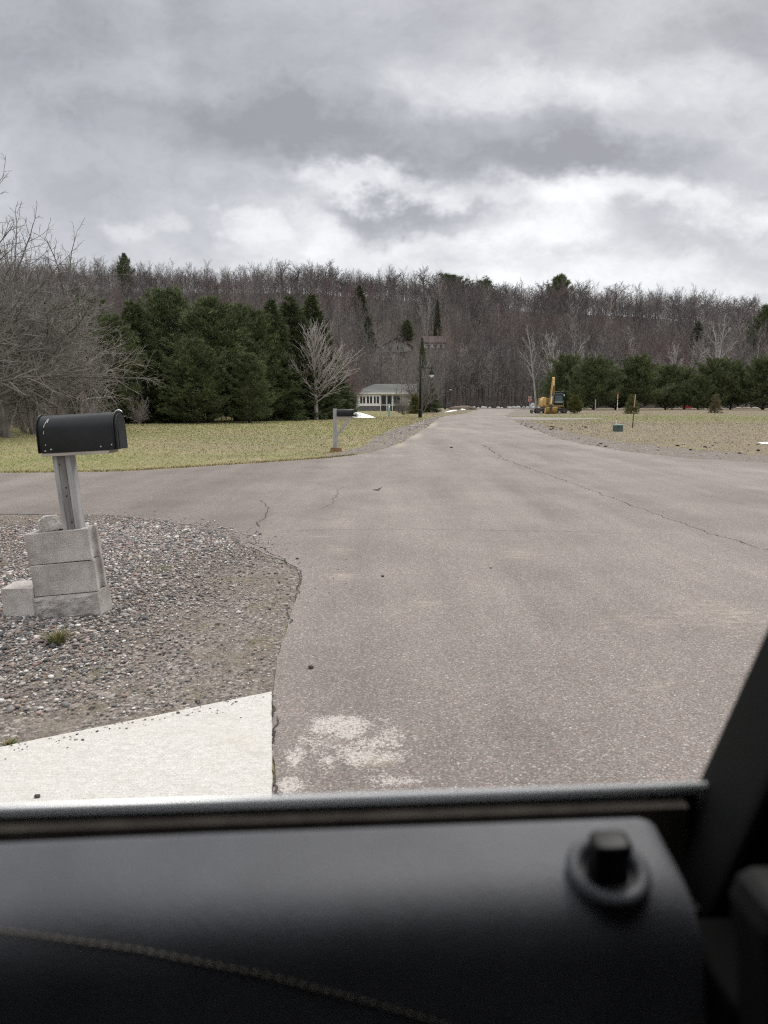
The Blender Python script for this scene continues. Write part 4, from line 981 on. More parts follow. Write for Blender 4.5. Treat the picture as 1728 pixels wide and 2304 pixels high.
    hr.tube([(hx, -.58, Zz(1160)), (hx, -.58, Zz(950)), (X(1085), -.58, Zz(1030)), (X(1080), -.58, Zz(1110))], .016, 6); hr.build('handrail', M_YELD, t)
    for (ax, ay) in ((X(830), .4),):
        an = MB(); an.tube([(X(850), .2, cz1 + .03), (X(800), .2, Zz(520)), (X(822), .2, Zz(500)), (X(838), .2, Zz(310))], .012, 5); an.build('aerial', M_STEEL, t)
    # boom: rises towards the camera and folds back down as the stick
    bo = MB()
    def seg(mb, P, Wd, Hh):
        for i in range(len(P) - 1):
            mb_vs = []
            for q, w_, h_ in ((P[i], Wd[i], Hh[i]), (P[i + 1], Wd[i + 1], Hh[i + 1])):
                dd = (Vector(P[i + 1]) - Vector(P[i])).normalized(); n = dd.cross(Vector((1, 0, 0))).normalized()
                for sx_, sn in ((-1, -1), (1, -1), (1, 1), (-1, 1)): mb_vs.append(Vector(q) + Vector((sx_ * w_ / 2, 0, 0)) + n * sn * h_ / 2)
            mb.add(mb_vs, [(0, 1, 2, 3), (7, 6, 5, 4), (0, 4, 5, 1), (1, 5, 6, 2), (2, 6, 7, 3), (3, 7, 4, 0)])
    bw = (X(770) - X(650))
    seg(bo, [(X(705), -.35, Zz(1070)), (X(705), -1.0, Zz(700)), (X(700), -1.25, Zz(520))], [bw * 1.05, bw * 1.0, bw * .86], [.34, .46, .40])
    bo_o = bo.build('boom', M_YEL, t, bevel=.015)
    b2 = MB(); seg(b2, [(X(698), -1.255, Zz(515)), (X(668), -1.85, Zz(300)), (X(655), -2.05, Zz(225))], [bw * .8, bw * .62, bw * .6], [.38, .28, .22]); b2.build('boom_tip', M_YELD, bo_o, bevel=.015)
    stx = X(640)
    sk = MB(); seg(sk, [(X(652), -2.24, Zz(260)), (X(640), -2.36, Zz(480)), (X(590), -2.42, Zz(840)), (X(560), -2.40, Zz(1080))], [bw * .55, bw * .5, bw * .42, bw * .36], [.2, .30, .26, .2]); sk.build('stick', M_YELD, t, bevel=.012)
    cy = MB(); cy.tube([(X(640), -2.60, Zz(500)), (X(600), -2.62, Zz(830))], .06, 8); cy.build('cylinder', M_STEEL, t)
    cy = MB(); cy.tube([(X(590), -2.62, Zz(830)), (X(568), -2.62, Zz(1065))], .075, 8); cy.build('cylinder', M_CHROME, t)
    cy = MB(); cy.tube([(X(765), -.5, Zz(900)), (X(770), -1.0, Zz(560))], .05, 8); cy.build('cylinder', M_STEEL, t)
    hs = MB(); hs.tube([(X(560), -2.3, Zz(700)), (X(545), -2.35, Zz(830)), (X(560), -2.3, Zz(980))], .02, 6); hs.build('hose', M_BLACK, t)
    hs = MB(); hs.tube([(X(745), -1.3, Zz(600)), (X(740), -1.6, Zz(430)), (X(700), -2.0, Zz(290))], .022, 6); hs.build('hose', M_BLACK, t)
    # bucket, open side to the machine
    x0, x1 = X(400), X(745)
    bk = MB(); pr = [(-2.95, .55), (-2.9, .28), (-2.72, .08), (-2.45, .0), (-2.0, .03), (-2.02, .07), (-2.43, .05), (-2.66, .13), (-2.83, .3), (-2.87, .55)]
    sc_ = Zz(1180) / .55; pr = [(a, c * sc_) for a, c in pr]
    bk.prism(pr, x0, x1, 'x')
    sd_ = [(-2.93, Zz(1190)), (-2.88, .28 * sc_), (-2.7, .08 * sc_), (-2.43, .015), (-2.0, .04), (-2.3, Zz(1190))]
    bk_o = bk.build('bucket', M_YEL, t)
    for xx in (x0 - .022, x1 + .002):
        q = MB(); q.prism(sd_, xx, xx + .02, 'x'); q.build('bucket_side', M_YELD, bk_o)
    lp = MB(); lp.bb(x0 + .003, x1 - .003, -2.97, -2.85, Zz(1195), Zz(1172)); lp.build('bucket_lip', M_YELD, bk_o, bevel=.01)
    hd = MB(); hd.prism([(X(505), Zz(1100)), (X(590), Zz(1100)), (X(575), Zz(1230)), (X(515), Zz(1230))], -3.05, -2.6, 'y'); hd.bb(X(510), X(580), -3.0, -2.96, Zz(1300), Zz(1235)); hd.build('bucket_linkage', M_STEEL, bk_o, bevel=.01)
    gp = MB(); z0, z1 = Zz(1140), Zz(1080)
    for i in range(4):
        xx = X(640 + i * 43); gp.bb(xx, xx + .03, -.74, -.70, z0 + .031, z1 - .031)
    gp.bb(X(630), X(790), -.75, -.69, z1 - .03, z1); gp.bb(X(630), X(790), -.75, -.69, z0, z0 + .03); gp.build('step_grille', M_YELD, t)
excavator()

def house():
    Yh = 108.0; s = Yh / F; gz = height(-6, Yh)
    # zoom frame: x 790 + X/7.213, y 850 + Y/7.213
    def X(x): return ((790 + x / 7.213) - CX) * s
    def Zz(y): return CH + (HOR - (850 + y / 7.213)) * s * 1.0
    t = thing('house', 'low white house with grey shingle roof and a bank of dark windows beyond the lawn', 'house', (0, Yh, 0))
    eave = Zz(252); zb = Zz(455); zf = min(Zz(490), gz + .02)
    x0, x1, xe, xr = X(95), X(470), X(1010), X(1120)
    wl = MB(); wl.bb(x0, x1, 0, 5.5, zb, eave - .01); wl.bb(x1 + .002, xr, 1.6, 6.4, zb, eave - .01); wl.build('wall', M_WHITE, t)
    fd = MB(); fd.bb(x0 + .04, x1 - .04, .04, 5.4, zf - .6, zb - .002); fd.bb(x1 - .02, xr - .05, 1.64, 6.3, zf - .6, zb - .002); fd.build('foundation', M_FOUND, t)
    pc = MB(); pc.bb(x0 - .03, x0 + .40, -.05, -.003, zf - .3, eave - .02); pc.build('corner_post', M_WHITE, t)
    for k, yy in enumerate(np.linspace(300, 465, 7)):
        orn = MB(); orn.lathe([(.055 if k in (0, 6) else .032, 0), (.0, .012)], 8, (0, 0, 0))
        for i in range(16): q = orn.v[-1 - i]; orn.v[-1 - i] = (X(118) + q[0] * 1.4, -.052 - q[2], Zz(yy) + q[1] * 1.4)
        orn.build('wall_ornament', M_BLACK, t)
    for (a, c) in ((152, 186), (200, 232), (260, 293), (310, 342), (372, 402), (418, 455)):
        f = MB(); xa, xb = X(a), X(c); za, zc = Zz(415), Zz(304); fw = .05
        f.bb(xa - fw, xa, -.03, -.002, za, zc); f.bb(xb, xb + fw, -.03, -.002, za, zc); f.bb(xa - fw, xb + fw, -.03, -.002, zc + .002, zc + .06); f.bb(xa - fw, xb + fw, -.035, -.002, za - .06, za - .002)
        fo = f.build('window', M_WHITE, t); g = MB(); g.bb(xa + .002, xb - .002, -.014, -.004, za + .002, zc - .002); g.build('pane', M_DARKGL, fo)
    # porch with posts, its back wall dark
    for xx in (X(480), X(580), X(668)):
        p = MB(); p.bb(xx - .05, xx + .05, .02, .12, zf - .3, eave - .3); p.build('porch_post', M_WHITE, t)
    pb = MB(); pb.bb(X(475), X(930), -.02, .14, eave - .295, eave - .04); pb.build('porch_beam', M_WHITE, t)
    for (a, c) in ((500, 560), (590, 650), (700, 790)):
        f = MB(); f.bb(X(a), X(c), 1.57, 1.597, Zz(425), Zz(300)); f.build('window', M_DARKGL, t)
    # roof: low lean-to over the window room, higher ridge over the rest
    rf = MB(); zr = Zz(98); zl = Zz(190); o = -.35
    yr = 3.6
    v = [(X(85), o, eave + .03), (xr + .3, o, eave + .03), (xr + .3, yr, zr), (X(385), yr, zr), (X(300), 2.0, zl), (X(150), 2.0, zl),
         (X(85), 7.2, eave + .03), (xr + .3, 7.2, eave + .03)]
    rf.add(v, [(0, 1, 2, 3, 4, 5), (0, 5, 6), (5, 4, 3, 6), (3, 2, 7, 6), (1, 7, 2), (0, 6, 7, 1)])
    ro = rf.build('roof', M_ROOF, t)
    fa = MB(); fa.bb(X(85), xr + .3, o - .03, o - .002, eave - .10, eave + .06); fa.bb(X(85) - .028, X(85) - .002, o - .03, 7.2, eave - .10, eave + .06); fa.build('fascia', M_WHITE, ro)
house()

def hill_house(px, py0, py1, w_px, label, tan, ridge_side=False):
    b = hit(px * K, py1 * K); s = b.y / F; w2 = w_px * K * s / 2; h = (py1 - py0) * K * s
    t = thing('hillside_house', label, 'house', (b.x, b.y, b.z - .4))
    wm = simple('house_wall', tan, .85, .2, .12, 2); rm = simple('brown_roof', (.085, .06, .055), .9, .2, .25, 3)
    wl = MB()
    if not ridge_side:
        ev = h * .48
        wl.prism([(-w2, -1), (w2, -1), (w2, ev), (0, h + .2), (-w2, ev)], 0, 9, 'y'); wl.build('wall', wm, t)
        rf = MB(); o_ = .6; th = .25; sl_ = (h + .2 - ev) / w2
        for sg in (-1, 1):
            a = [(0, h + .25), (sg * (w2 + o_), ev - o_ * sl_ + .05), (sg * (w2 + o_), ev - o_ * sl_ + .05 + th), (0, h + .25 + th)]
            rf.prism(a if sg > 0 else a[::-1], -.9, 9.5, 'y')
        rf.build('roof', rm, t)
        wins = [(-.0 * w2, h * .72, .5, .9), (-w2 * .45, h * .25, .8, 1.0), (w2 * .4, h * .25, .8, 1.0), (w2 * .05, h * .2, .55, 1.5)]
    else:
        wl.bb(-w2, w2, 0, 7, -1, h * .5); wl.build('wall', wm, t)
        rf = MB(); rf.prism([(-.6, h * .5 - .1), (7.6, h * .5 - .1), (3.5, h)], -w2 - .5, w2 + .5, 'x'); rf.build('roof', rm, t)
        wins = [(-w2 * .5, h * .12, .9, 1.0), (w2 * .1, h * .12, .9, 1.0), (w2 * .65, h * .12, .9, 1.0)]
    for (x, z, a, c) in wins:
        f = MB(); f.bb(x - a / 2 - .08, x + a / 2 + .08, -.05, -.004, z - .08, z + c + .08); fo = f.build('window', M_WHITE, t); g = MB(); g.bb(x - a / 2, x + a / 2, -.07, -.052, z, z + c); g.build('pane', M_DARKGL, fo)
    return b
HB1 = hill_house(857, 731, 760, 62, 'tan gabled house with brown roof half hidden on the wooded hill', (.38, .35, .30))
HB2 = hill_house(938, 723, 752, 44, 'pale house with reddish roof on the wooded hill behind the narrow spruce', (.48, .44, .42), True)

def small_things():
    # pale green utility pedestal left of the lamp
    def pedestal(px, py, hpx, label, w_=.10):
        b = D(px, py); s = b.y / F; h = hpx * K * s; t = thing('utility_pedestal', label, 'utility pedestal', ground(b.x, b.y), R(6))
        p = MB(); p.bb(-w_ * 1.15, w_ * 1.15, -w_ * 1.15, w_ * 1.15, -.05, h * .14); p.build('base', M_PGREEN, t, bevel=.01)
        p = MB(); p.lathe([(w_, h * .14), (w_, h * .93), (w_ * .8, h * .98), (w_ * .4, h)], 10); p.build('shell', M_PGREEN, t, smooth=False)
        p = MB(); p.bb(-w_ * .5, w_ * .5, -w_ - .03, -w_ + .01, h * .72, h * .86); p.build('label_plate', M_SIGNW, t)
    pedestal(840.5, 900, 27, 'pale green utility pedestal standing on the grass left of the street lamp')
    pedestal(1131.5, 884.5, 7, 'tiny pale green pedestal at the far end of the road', .16)
    # cabinet with its marker rod, and the steel post
    b = D(1334.5, 932); s = b.y / F
    t = thing('utility_cabinet', 'low green utility cabinet with faded lid in the open field', 'utility cabinet', b, R(-5)); w_ = 9.2 * K * s
    p = MB(); p.bb(-w_, w_, -w_ * .8, w_ * .8, -.05, 12 * K * s); p.build('body', M_DGREEN, t, bevel=.02)
    p = MB(); p.prism([(-w_ * 1.04, 12 * K * s + .002), (w_ * 1.04, 12 * K * s + .002), (w_ * .98, 15 * K * s), (-w_ * .98, 15 * K * s)], -w_ * .85, w_ * .85, 'y'); p.build('lid', M_LGREEN, t, bevel=.015)
    p = MB(); p.bb(-w_ * .1, w_ * .1, -w_ * .85 - .02, -w_ * .85 + .0, 9 * K * s, 13 * K * s); p.build('latch', M_STEEL, t)
    b2 = ground(b.x, b.y + w_ * .8 + .08); t = thing('marker_rod', 'thin red and white striped marker rod rising behind the green cabinet', 'marker rod', b2)
    H_ = (931 - 847) * K * s; z = 0; i = 0; rodw = MB(); 
    marks = [0, .30, .345, .40, .43, .50, .525, .62, .64, .74, .76, .80, .82, .86, .88, .93, 1.0]; wh = MB(); rd = MB()
    for i in range(len(marks) - 1): (wh if i % 2 == 0 else rd).tube([(0, 0, marks[i] * H_), (0, 0, marks[i + 1] * H_)], .018 if i % 2 == 0 else .0195, 8)
    wh.build('rod', simple('dull_white_rod', (.58, .53, .48), .7), t); rd.build('red_band', M_RED, t).data; 
    b = D(1366, 925); s = b.y / F; t = thing('steel_post', 'dark rusty steel fence post with a tan top stuck in the field', 'post', b)
    H_ = (925 - 853) * K * s; p = MB(); p.bb(-.022, .022, -.006, .006, -.1, H_ * .62); p.bb(-.006, .006, -.035, -.0065, -.1, H_ * .62); po = p.build('post', M_RUST, t)
    p = MB(); p.bb(-.024, .024, -.008, .008, H_ * .62 + .002, H_); p.bb(-.006, .006, -.037, -.0085, H_ * .62 + .002, H_); p.build('painted_top', M_TANP, t); t.rotation_euler = (0, R(2.2), 0)
    b = D(1286, 886.5); b = Vector((b.x, 118, 0)); b.x = ray(1286 * K, 880 * K).x / ray(1286 * K, 880 * K).y * 118; s = b.y / F
    p = MB(); h = 22 * K * s; p.bb(-.07, .07, -.05, .05, -.2, h); p.prism([(-.07, h), (.07, h), (0, h + .08)], -.05, .05, 'y'); o = p.build('stake', M_BOARD); o.location = b; tag(o, 'plain pale wooden stake standing in front of the pine row', 'stake')
    # stop sign, seen across the end of the road
    bx = D(1144, 884.5); Ys = 142.0; s = Ys / F; x = ray(1144 * K, 880 * K); bx = ground(x.x / x.y * Ys, Ys)
    t = thing('stop_sign', 'red octagonal stop sign on a pale wooden post at the far corner', 'stop sign', bx)
    p = MB(); p.bb(-.06, .06, -.02, .06, -.2, 2.35); p.build('post', M_BOARD, t)
    p = MB(); r = .42; zc = 1.72; p.prism([(r * math.cos(PI / 8 + i * PI / 4), zc + r * math.sin(PI / 8 + i * PI / 4)) for i in range(8)], -.035, -.022, 'y'); so_ = p.build('face', M_RED, t)
    p = MB()
    for i in range(8):
        a0, a1 = PI / 8 + i * PI / 4, PI / 8 + (i + 1) * PI / 4; q = [(rr * math.cos(a), zc + rr * math.sin(a)) for rr, a in ((r * .93, a0), (r * .93, a1), (r * .86, a1), (r * .86, a0))]
        p.add([(u_, -.038, z_) for u_, z_ in q], [(3, 2, 1, 0)])
    p.build('border', M_SIGNW, so_)
    cu = bpy.data.curves.new('lettering', 'FONT'); cu.body = 'STOP'; cu.size = .30; cu.align_x = 'CENTER'; cu.align_y = 'CENTER'; cu.extrude = .003
    tmp = bpy.data.objects.new('lettering', cu); me_ = bpy.data.meshes.new_from_object(tmp); bpy.data.objects.remove(tmp); lo = link('lettering', me_, so_); lo.location = (0, -.040, zc); lo.rotation_euler = (PI / 2, 0, 0); me_.materials.clear(); me_.materials.append(M_SIGNW)
    p = MB(); p.bb(-.40, .40, -.05, -.024, 2.2, 2.42); p.build('street_name_plate', M_SIGNBK, t)
    # white boulders lining the end of the road
    rng = random.Random(12); M_RK = simple('pale_boulder', (.46, .45, .43), .9, .2, .3, 3)
    xs = [1066, 1076, 1087, 1091.5, 1102, 1121, 1129, 1145, 1151, 1157, 1161, 1166, 1178, 1187]
    names = ['leftmost pale boulder of the row across the road end', 'second pale boulder in the row across the road end', 'low pale boulder, third in the row across the road end', 'upright pale boulder, fourth in the row across the road end', 'round pale boulder left of the middle of the far road end', 'small pale boulder left of the tiny pedestal', 'smallest pale boulder beside the tiny pedestal', 'pale boulder just right of the tiny pedestal', 'round pale boulder second right of the tiny pedestal', 'large pale boulder in the clump right of the pedestal', 'pale boulder in the middle of the clump right of the pedestal', 'flat pale boulder ending the clump right of the pedestal', 'wide low pale boulder left of the stop sign', 'pale boulder next to the foot of the stop sign']
    for i, (px, nm) in enumerate(zip(xs, names)):
        Y = 151 + rng.random() * 2; d = ray(px, 918); p = ground(d.x / d.y * Y, Y); sx = rng.uniform(.22, .42)
        import bmesh
        bm = bmesh.new(); bmesh.ops.create_icosphere(bm, subdivisions=2, radius=1)
        for q in bm.verts: q.co *= 1 + .28 * mnoise.noise(q.co * 1.4 + Vector((i * 3.1, 0, 0)))
        for q in bm.verts: q.co = Vector((q.co.x * sx * 1.3, q.co.y * sx, q.co.z * sx * rng.uniform(.78, .8) + sx * .45))
        me = bpy.data.meshes.new('boulder'); bm.to_mesh(me); bm.free(); me.materials.append(M_RK); o = link('boulder', me); o.location = p; tag(o, nm, 'boulder', 'pale boulders lining the end of the road')
    for (px, Y, sx, sz, lab) in ((1198, 138, .5, .75, 'tall pale boulder standing right of the stop sign'), (1203, 136, .55, .4, 'pale boulder behind the excavator blade'), (1210, 137, .5, .35, 'low pale boulder at the birch foot')):
        bm = bmesh.new(); bmesh.ops.create_icosphere(bm, subdivisions=2, radius=1)
        for q in bm.verts: q.co *= 1 + .3 * mnoise.noise(q.co * 1.3 + Vector((px, 0, 0)))
        for q in bm.verts: q.co = Vector((q.co.x * sx, q.co.y * sx * .8, q.co.z * sz + sz * .6))
        me = bpy.data.meshes.new('boulder'); bm.to_mesh(me); bm.free(); me.materials.append(M_RK); o = link('boulder', me); d = ray(px, 918); o.location = ground(d.x / d.y * Y, Y); tag(o, lab, 'boulder', 'pale boulders lining the end of the road')
    # old snow
    def snow(pts, hgt, lab, seed):
        P = [hit(x, y) for x, y in pts]; c = sum(P, Vector()) / len(P); rings = 7; n = 40; mb = MB()
        def edge(a):
            best = None
            for i in range(len(P)):
                p, q = P[i] - c, P[(i + 1) % len(P)] - c; d = Vector((math.cos(a), math.sin(a), 0)); e_ = q - p; den = d.x * e_.y - d.y * e_.x
                if abs(den) < 1e-9: continue
                t = (p.x * e_.y - p.y * e_.x) / den; u_ = (p.x * d.y - p.y * d.x) / den
                if t > 0 and -1e-6 <= u_ <= 1 + 1e-6: best = t if best is None else max(best, t)
            return best or .5
        for r_ in range(rings + 1):
            f = r_ / rings
            for k_ in range(n):
                a = 2 * PI * k_ / n; L = edge(a) * (1 + .10 * mnoise.noise(Vector((math.cos(a) * 3, math.sin(a) * 3, seed))))
                z = hgt * (1 - f ** 1.7) * (1 + .3 * mnoise.noise(Vector((f * 3 * math.cos(a), f * 3 * math.sin(a), seed + 9)))) - .02 * (f == 1)
                mb.v.append((L * f * math.cos(a), L * f * math.sin(a), z))
        for r_ in range(rings):
            for k_ in range(n): mb.f.append((r_ * n + k_, (r_ + 1) * n + k_, (r_ + 1) * n + (k_ + 1) % n, r_ * n + (k_ + 1) % n)); mb.m.append(0)
        o = mb.build('snow_patch', M_SNOW, smooth=True); o.location = (c.x, c.y, height(c.x, c.y)); tag(o, lab, 'snow', 'patches of old snow')
    snow([(775, 940.5), (800, 941), (846, 940), (822, 936), (795, 935.5), (775, 936)], .38, 'low mound of white old snow behind the far mailbox', 1)
    snow([(995, 928.5), (1010, 927), (1027, 924), (1030, 922), (1015, 923.5)], .12, 'thin strip of old snow on the verge right of the street lamp', 2)
    snow([(1034, 922.2), (1048, 922), (1046, 920.6), (1038, 920.6)], .3, 'small patch of old snow between the two verge strips', 3)
    snow([(1049, 921), (1062.5, 922), (1063, 921), (1052, 919.6)], .5, 'last patch of old snow beside the far road end', 4)
    snow([(1700, 996), (1712, 998.5), (1790, 999.5), (1790, 994), (1735, 994)], .03, 'thin icy snow patch in the field at the picture edge', 5)
    # low pale bench of stone behind the far mailbox, and a red box and brush pile under the pines
    d = ray(780, 925); Y = 78; c = ground(d.x / d.y * Y, Y); s = Y / F; t = thing('stone_bench', 'low pale stone bench behind the far mailbox and snow', 'bench', c)
    p = MB(); p.bb(-23 * s, 20 * s, -.25, .25, .36, .6); p.build('seat', M_BLOCK2, t, bevel=.02)
    for xx in (-17 * s, 14 * s):
        p = MB(); p.bb(xx - .14, xx + .14, -.2, .2, -.05, .358); p.build('leg', M_BLOCK2, t)
    d = ray(1545, 915); Y = 147; c = ground(d.x / d.y * Y, Y); s = Y / F; t = thing('storage_box', 'low red box with a pale rim under the pine row', 'storage box', c)
    p = MB(); p.bb(-8.5 * s, 8.5 * s, -.4, .4, 0, .62); p.build('body', M_RED, t, bevel=.03); p = MB(); p.prism([(-8.8 * s, .622), (8.8 * s, .622), (7.8 * s, .72), (-7.8 * s, .72)], -.42, .42, 'y'); p.build('lid', simple('pale_red_rim', (.5, .24, .2), .7), t)
    d = ray(1670, 917); Y = 146; c = ground(d.x / d.y * Y, Y); t = thing('brush_pile', 'pile of grey brush and pale cut logs between two pines', 'brush pile', c); rng = random.Random(2)
    p = MB()
    for i in range(300):
        a = rng.random() * 2 * PI; r_ = rng.random() ** .5 * 2.0; z0 = max(0, 1.9 * (1 - r_ / 2.2)) * rng.random()
        q = Vector((r_ * math.cos(a), r_ * math.sin(a) * .7, z0)); d_ = Vector((-math.cos(a) * .6 + rng.uniform(-.5, .5), rng.uniform(-.4, .4), rng.uniform(.2, 1.0))).normalized()
        p.tube([q, q + d_ * rng.uniform(.6, 1.5)], [.022, .008], 3, caps=False)
    p.build('brush', simple('grey_brush', (.20, .18, .165), .9), t)
    p = MB()
    for i in range(9): q = Vector((rng.uniform(-2.2, 2.4), rng.uniform(-1.6, -1.2), .16)); p.tube([q, q + Vector((rng.uniform(.7, 1.3), rng.uniform(-.1, .1), 0))], .13, 8)
    lg = p.build('log', simple('pale_cut_log', (.42, .36, .29), .9), t); lg['kind'] = 'stuff'
    # low heap of leaf litter and brush by the house and beyond the lamp
    M_HEAP = simple('dead_leaf_heap', (.14, .11, .088), .95, .1, .4, 6, bmp=.6)
    for (px, py, Y, wx, hz, lab) in ((748, 917, 92, 2.0, .9, 'brown heap of dead leaves left of the white house'), (1040, 916, 128, 2.6, .65, 'brown brushy earth bank at the verge beyond the small spruce')):
        d = ray(px, py); c = ground(d.x / d.y * Y, Y)
        bm = bmesh.new(); bmesh.ops.create_icosphere(bm, subdivisions=4, radius=1)
        for q in bm.verts: n = mnoise.fractal(q.co * 2.2 + Vector((px, 0, 0)), 1, 2, 5); q.co = Vector((q.co.x * wx, q.co.y * 1.4, q.co.z * hz)) * (1 + .22 * n)
        me = bpy.data.meshes.new('leaf_heap'); bm.to_mesh(me); bm.free(); me.materials.append(M_HEAP); o = link('leaf_heap', me); o.location = c; tag(o, lab, 'heap')
small_things()
# ------------------------------------------------------------------ trees
ZAX = Vector((0, 0, 1))
def rnd_dir(rng): 
    while True:
        q = Vector((rng.uniform(-1, 1), rng.uniform(-1, 1), rng.uniform(-1, 1)))
        if .05 < q.length < 1: return q.normalized()
def grow(out, p, d, L, r, lv, P, rng, tmax=1.0):
    S_ = P[lv]; n = S_['n']; pts = [p.copy()]; rad = [r]; d = d.normalized()
    for i in range(n):
        d = (d + rnd_dir(rng) * S_['wob'] + ZAX * S_.get('up', 0)).normalized()
        p = p + d * (L / n); pts.append(p.copy()); rad.append(max(S_.get('rmin', .004), r * (1 - (1 - S_.get('tip', .25)) * (i + 1) / n)))
    out[lv].append((pts, rad))
    if lv + 1 >= len(P): return
    C = P[lv + 1]; kids = C['kids']; k0 = C.get('k0', .3); az = rng.random() * 6.28
    nk = max(1, int(kids * (L / S_['L'] if S_.get('L') else 1) + rng.random()))
    for k in range(nk):
        t = k0 + (1 - k0) * (k + rng.random() * .9) / nk; f = t * n; i = min(n - 1, int(f)); q = pts[i].lerp(pts[i + 1], f - i); dd = (pts[i + 1] - pts[i]).normalized()
        az += 2.4 + rng.uniform(-.5, .5)
        a = dd.cross(ZAX if abs(dd.z) < .9 else Vector((1, 0, 0))).normalized(); b = dd.cross(a)
        side = a * math.cos(az) + b * math.sin(az)
        ang = R(C['ang0'] + (C['ang1'] - C['ang0']) * t + rng.uniform(-10, 10))
        cd = dd * math.cos(ang) + side * math.sin(ang)
        prof = C['prof'](t) if 'prof' in C else (1 - .55 * t)
        cl = (C['len'] * (prof) * rng.uniform(.75, 1.2)) if lv == 0 else (L * C['ratio'] * (1.05 - .55 * t) * rng.uniform(.7, 1.2))
        rr = rad[i] + (rad[i + 1] - rad[i]) * (f - i)
        grow(out, q, cd, cl, max(C.get('rmin', .004), min(rr * .75, C.get('rr', .5) * r * (.6 + .4 * prof))), lv + 1, P, rng)
def tubes_np(lines, sides):
    V = []; T = []; b = 0
    for pts, rad in lines:
        n = len(pts); d0 = (pts[-1] - pts[0]); ref = Vector((1, 0, 0)) if abs(d0.x) < abs(d0.y) + abs(d0.z) * .3 else Vector((0, 1, 0))
        for i, p in enumerate(pts):
            d = (pts[min(i + 1, n - 1)] - pts[max(i - 1, 0)]).normalized(); a = (ref - d * ref.dot(d)).normalized(); c = d.cross(a)
            if i == n - 1: V.append(p[:]); continue
            for k in range(sides):
                t = 2 * PI * k / sides; V.append((p + (a * math.cos(t) + c * math.sin(t)) * rad[i])[:])
        for i in range(n - 2):
            for k in range(sides):
                k2 = (k + 1) % sides; q0, q1, q2, q3 = b + i * sides + k, b + i * sides + k2, b + (i + 1) * sides + k2, b + (i + 1) * sides + k
                T += [(q0, q1, q2), (q0, q2, q3)]
        top = b + (n - 1) * sides
        for k in range(sides): T.append((b + (n - 2) * sides + k, b + (n - 2) * sides + (k + 1) % sides, top))
        b = len(V)
    return np.array(V, np.float32).reshape(-1, 3), np.array(T, np.int32).reshape(-1, 3)
def make_bark(name, c0, c1, c2, sc=6):
    m, t = material(name, .9, .15); n = t.noise(t.v('MULTIPLY', t.obj, (1, 1, .35)), sc, 6, .7)
    t.put(t.b.inputs['Base Color'], t.ramp(n, [(.32, c0), (.5, c1), (.68, c2)])); bump(t, n, .6, .03); return m
M_BK_GREY = make_bark('grey_bark', (.085, .075, .066), (.15, .135, .12), (.22, .20, .18)); M_BK_DARK = make_bark('dark_bark', (.045, .038, .034), (.085, .074, .067), (.14, .125, .115))
M_BK_BIRCH = make_bark('birch_bark', (.16, .145, .13), (.33, .31, .285), (.45, .43, .40), 4); M_BK_RED = make_bark('reddish_twigs', (.095, .070, .066), (.15, .112, .106), (.21, .165, .155))
M_TW_GREY = make_bark('grey_twigs', (.11, .10, .094), (.185, .168, .157), (.265, .245, .23), 2); M_TW_BRN = make_bark('brown_twigs', (.078, .068, .065), (.128, .113, .107), (.19, .17, .16), 2)
M_TW_PALE = make_bark('pale_twigs', (.21, .18, .165), (.31, .27, .25), (.41, .365, .34), 2)
M_TW_ASH = make_bark('ash_grey_twigs', (.27, .24, .225), (.40, .36, .34), (.52, .475, .45), 2)
def bare_meshes(seed, P, H_, r, sides=(6, 4, 3, 3, 3), split=2, d=Vector((0, 0, 1)), fork=None):
    rng = random.Random(seed); out = [[] for _ in P]
    if fork:
        for k in range(fork):
            a = 2 * PI * k / fork + rng.random(); grow(out, Vector((math.cos(a) * r * .7, math.sin(a) * r * .7, -.2)), Vector((math.cos(a) * .28, math.sin(a) * .28, 1)), H_ * rng.uniform(.8, 1), r * rng.uniform(.6, .9), 0, P, rng)
    else: grow(out, Vector((0, 0, -.25)), d, H_ + .25, r, 0, P, rng)
    A = []; 
    for lv, lines in enumerate(out): A.append(tubes_np(lines, sides[lv]) if lines else (np.zeros((0, 3), np.float32), np.zeros((0, 3), np.int32)))
    def join(L):
        V = []; T = []; b = 0
        for v_, t_ in L: V.append(v_); T.append(t_ + b); b += len(v_)
        return np.concatenate(V), np.concatenate(T)
    return join(A[:split]), join(A[split:])
def tree_obj(name, tr, cr, mt, mc, label, cat, group=None, crown='crown'):
    t = thing(name, label, cat, (0, 0, 0), 0, group)
    link('trunk', mesh_np('trunk', tr[0], tr[1], [mt], smooth=True), t); link(crown, mesh_np(crown, cr[0], cr[1], [mc]), t); return t

# ---- evergreens
def make_needles(name, cols):
    m, t = material(name, .75, .25); n = t.noise(t.pos, .55, 4, .6); n2 = t.noise(t.pos, 2.3, 4, .6)
    f = t.m('ADD', t.m('ADD', t.m('MULTIPLY', t.rnd, .42), t.m('MULTIPLY', n, .45)), t.m('MULTIPLY', t.m('SUBTRACT', n2, .5), .35))
    t.put(t.b.inputs['Base Color'], t.ramp(f, [(.12, cols[0]), (.38, cols[1]), (.58, cols[2]), (.85, cols[3])])); return m
M_PINE = make_needles('pine_needles', ((.038, .048, .021), (.086, .107, .046), (.148, .176, .077), (.235, .26, .13)))
M_SPRUCE = make_needles('spruce_needles', ((.025, .033, .014), (.053, .069, .027), (.098, .121, .045), (.165, .185, .07)))
M_YSPR = make_needles('yellow_green_needles', ((.05, .055, .015), (.10, .105, .03), (.16, .16, .05), (.22, .21, .08)))
M_BROWNN = make_needles('dry_needles', ((.06, .045, .02), (.12, .095, .04), (.17, .15, .06), (.22, .19, .09)))
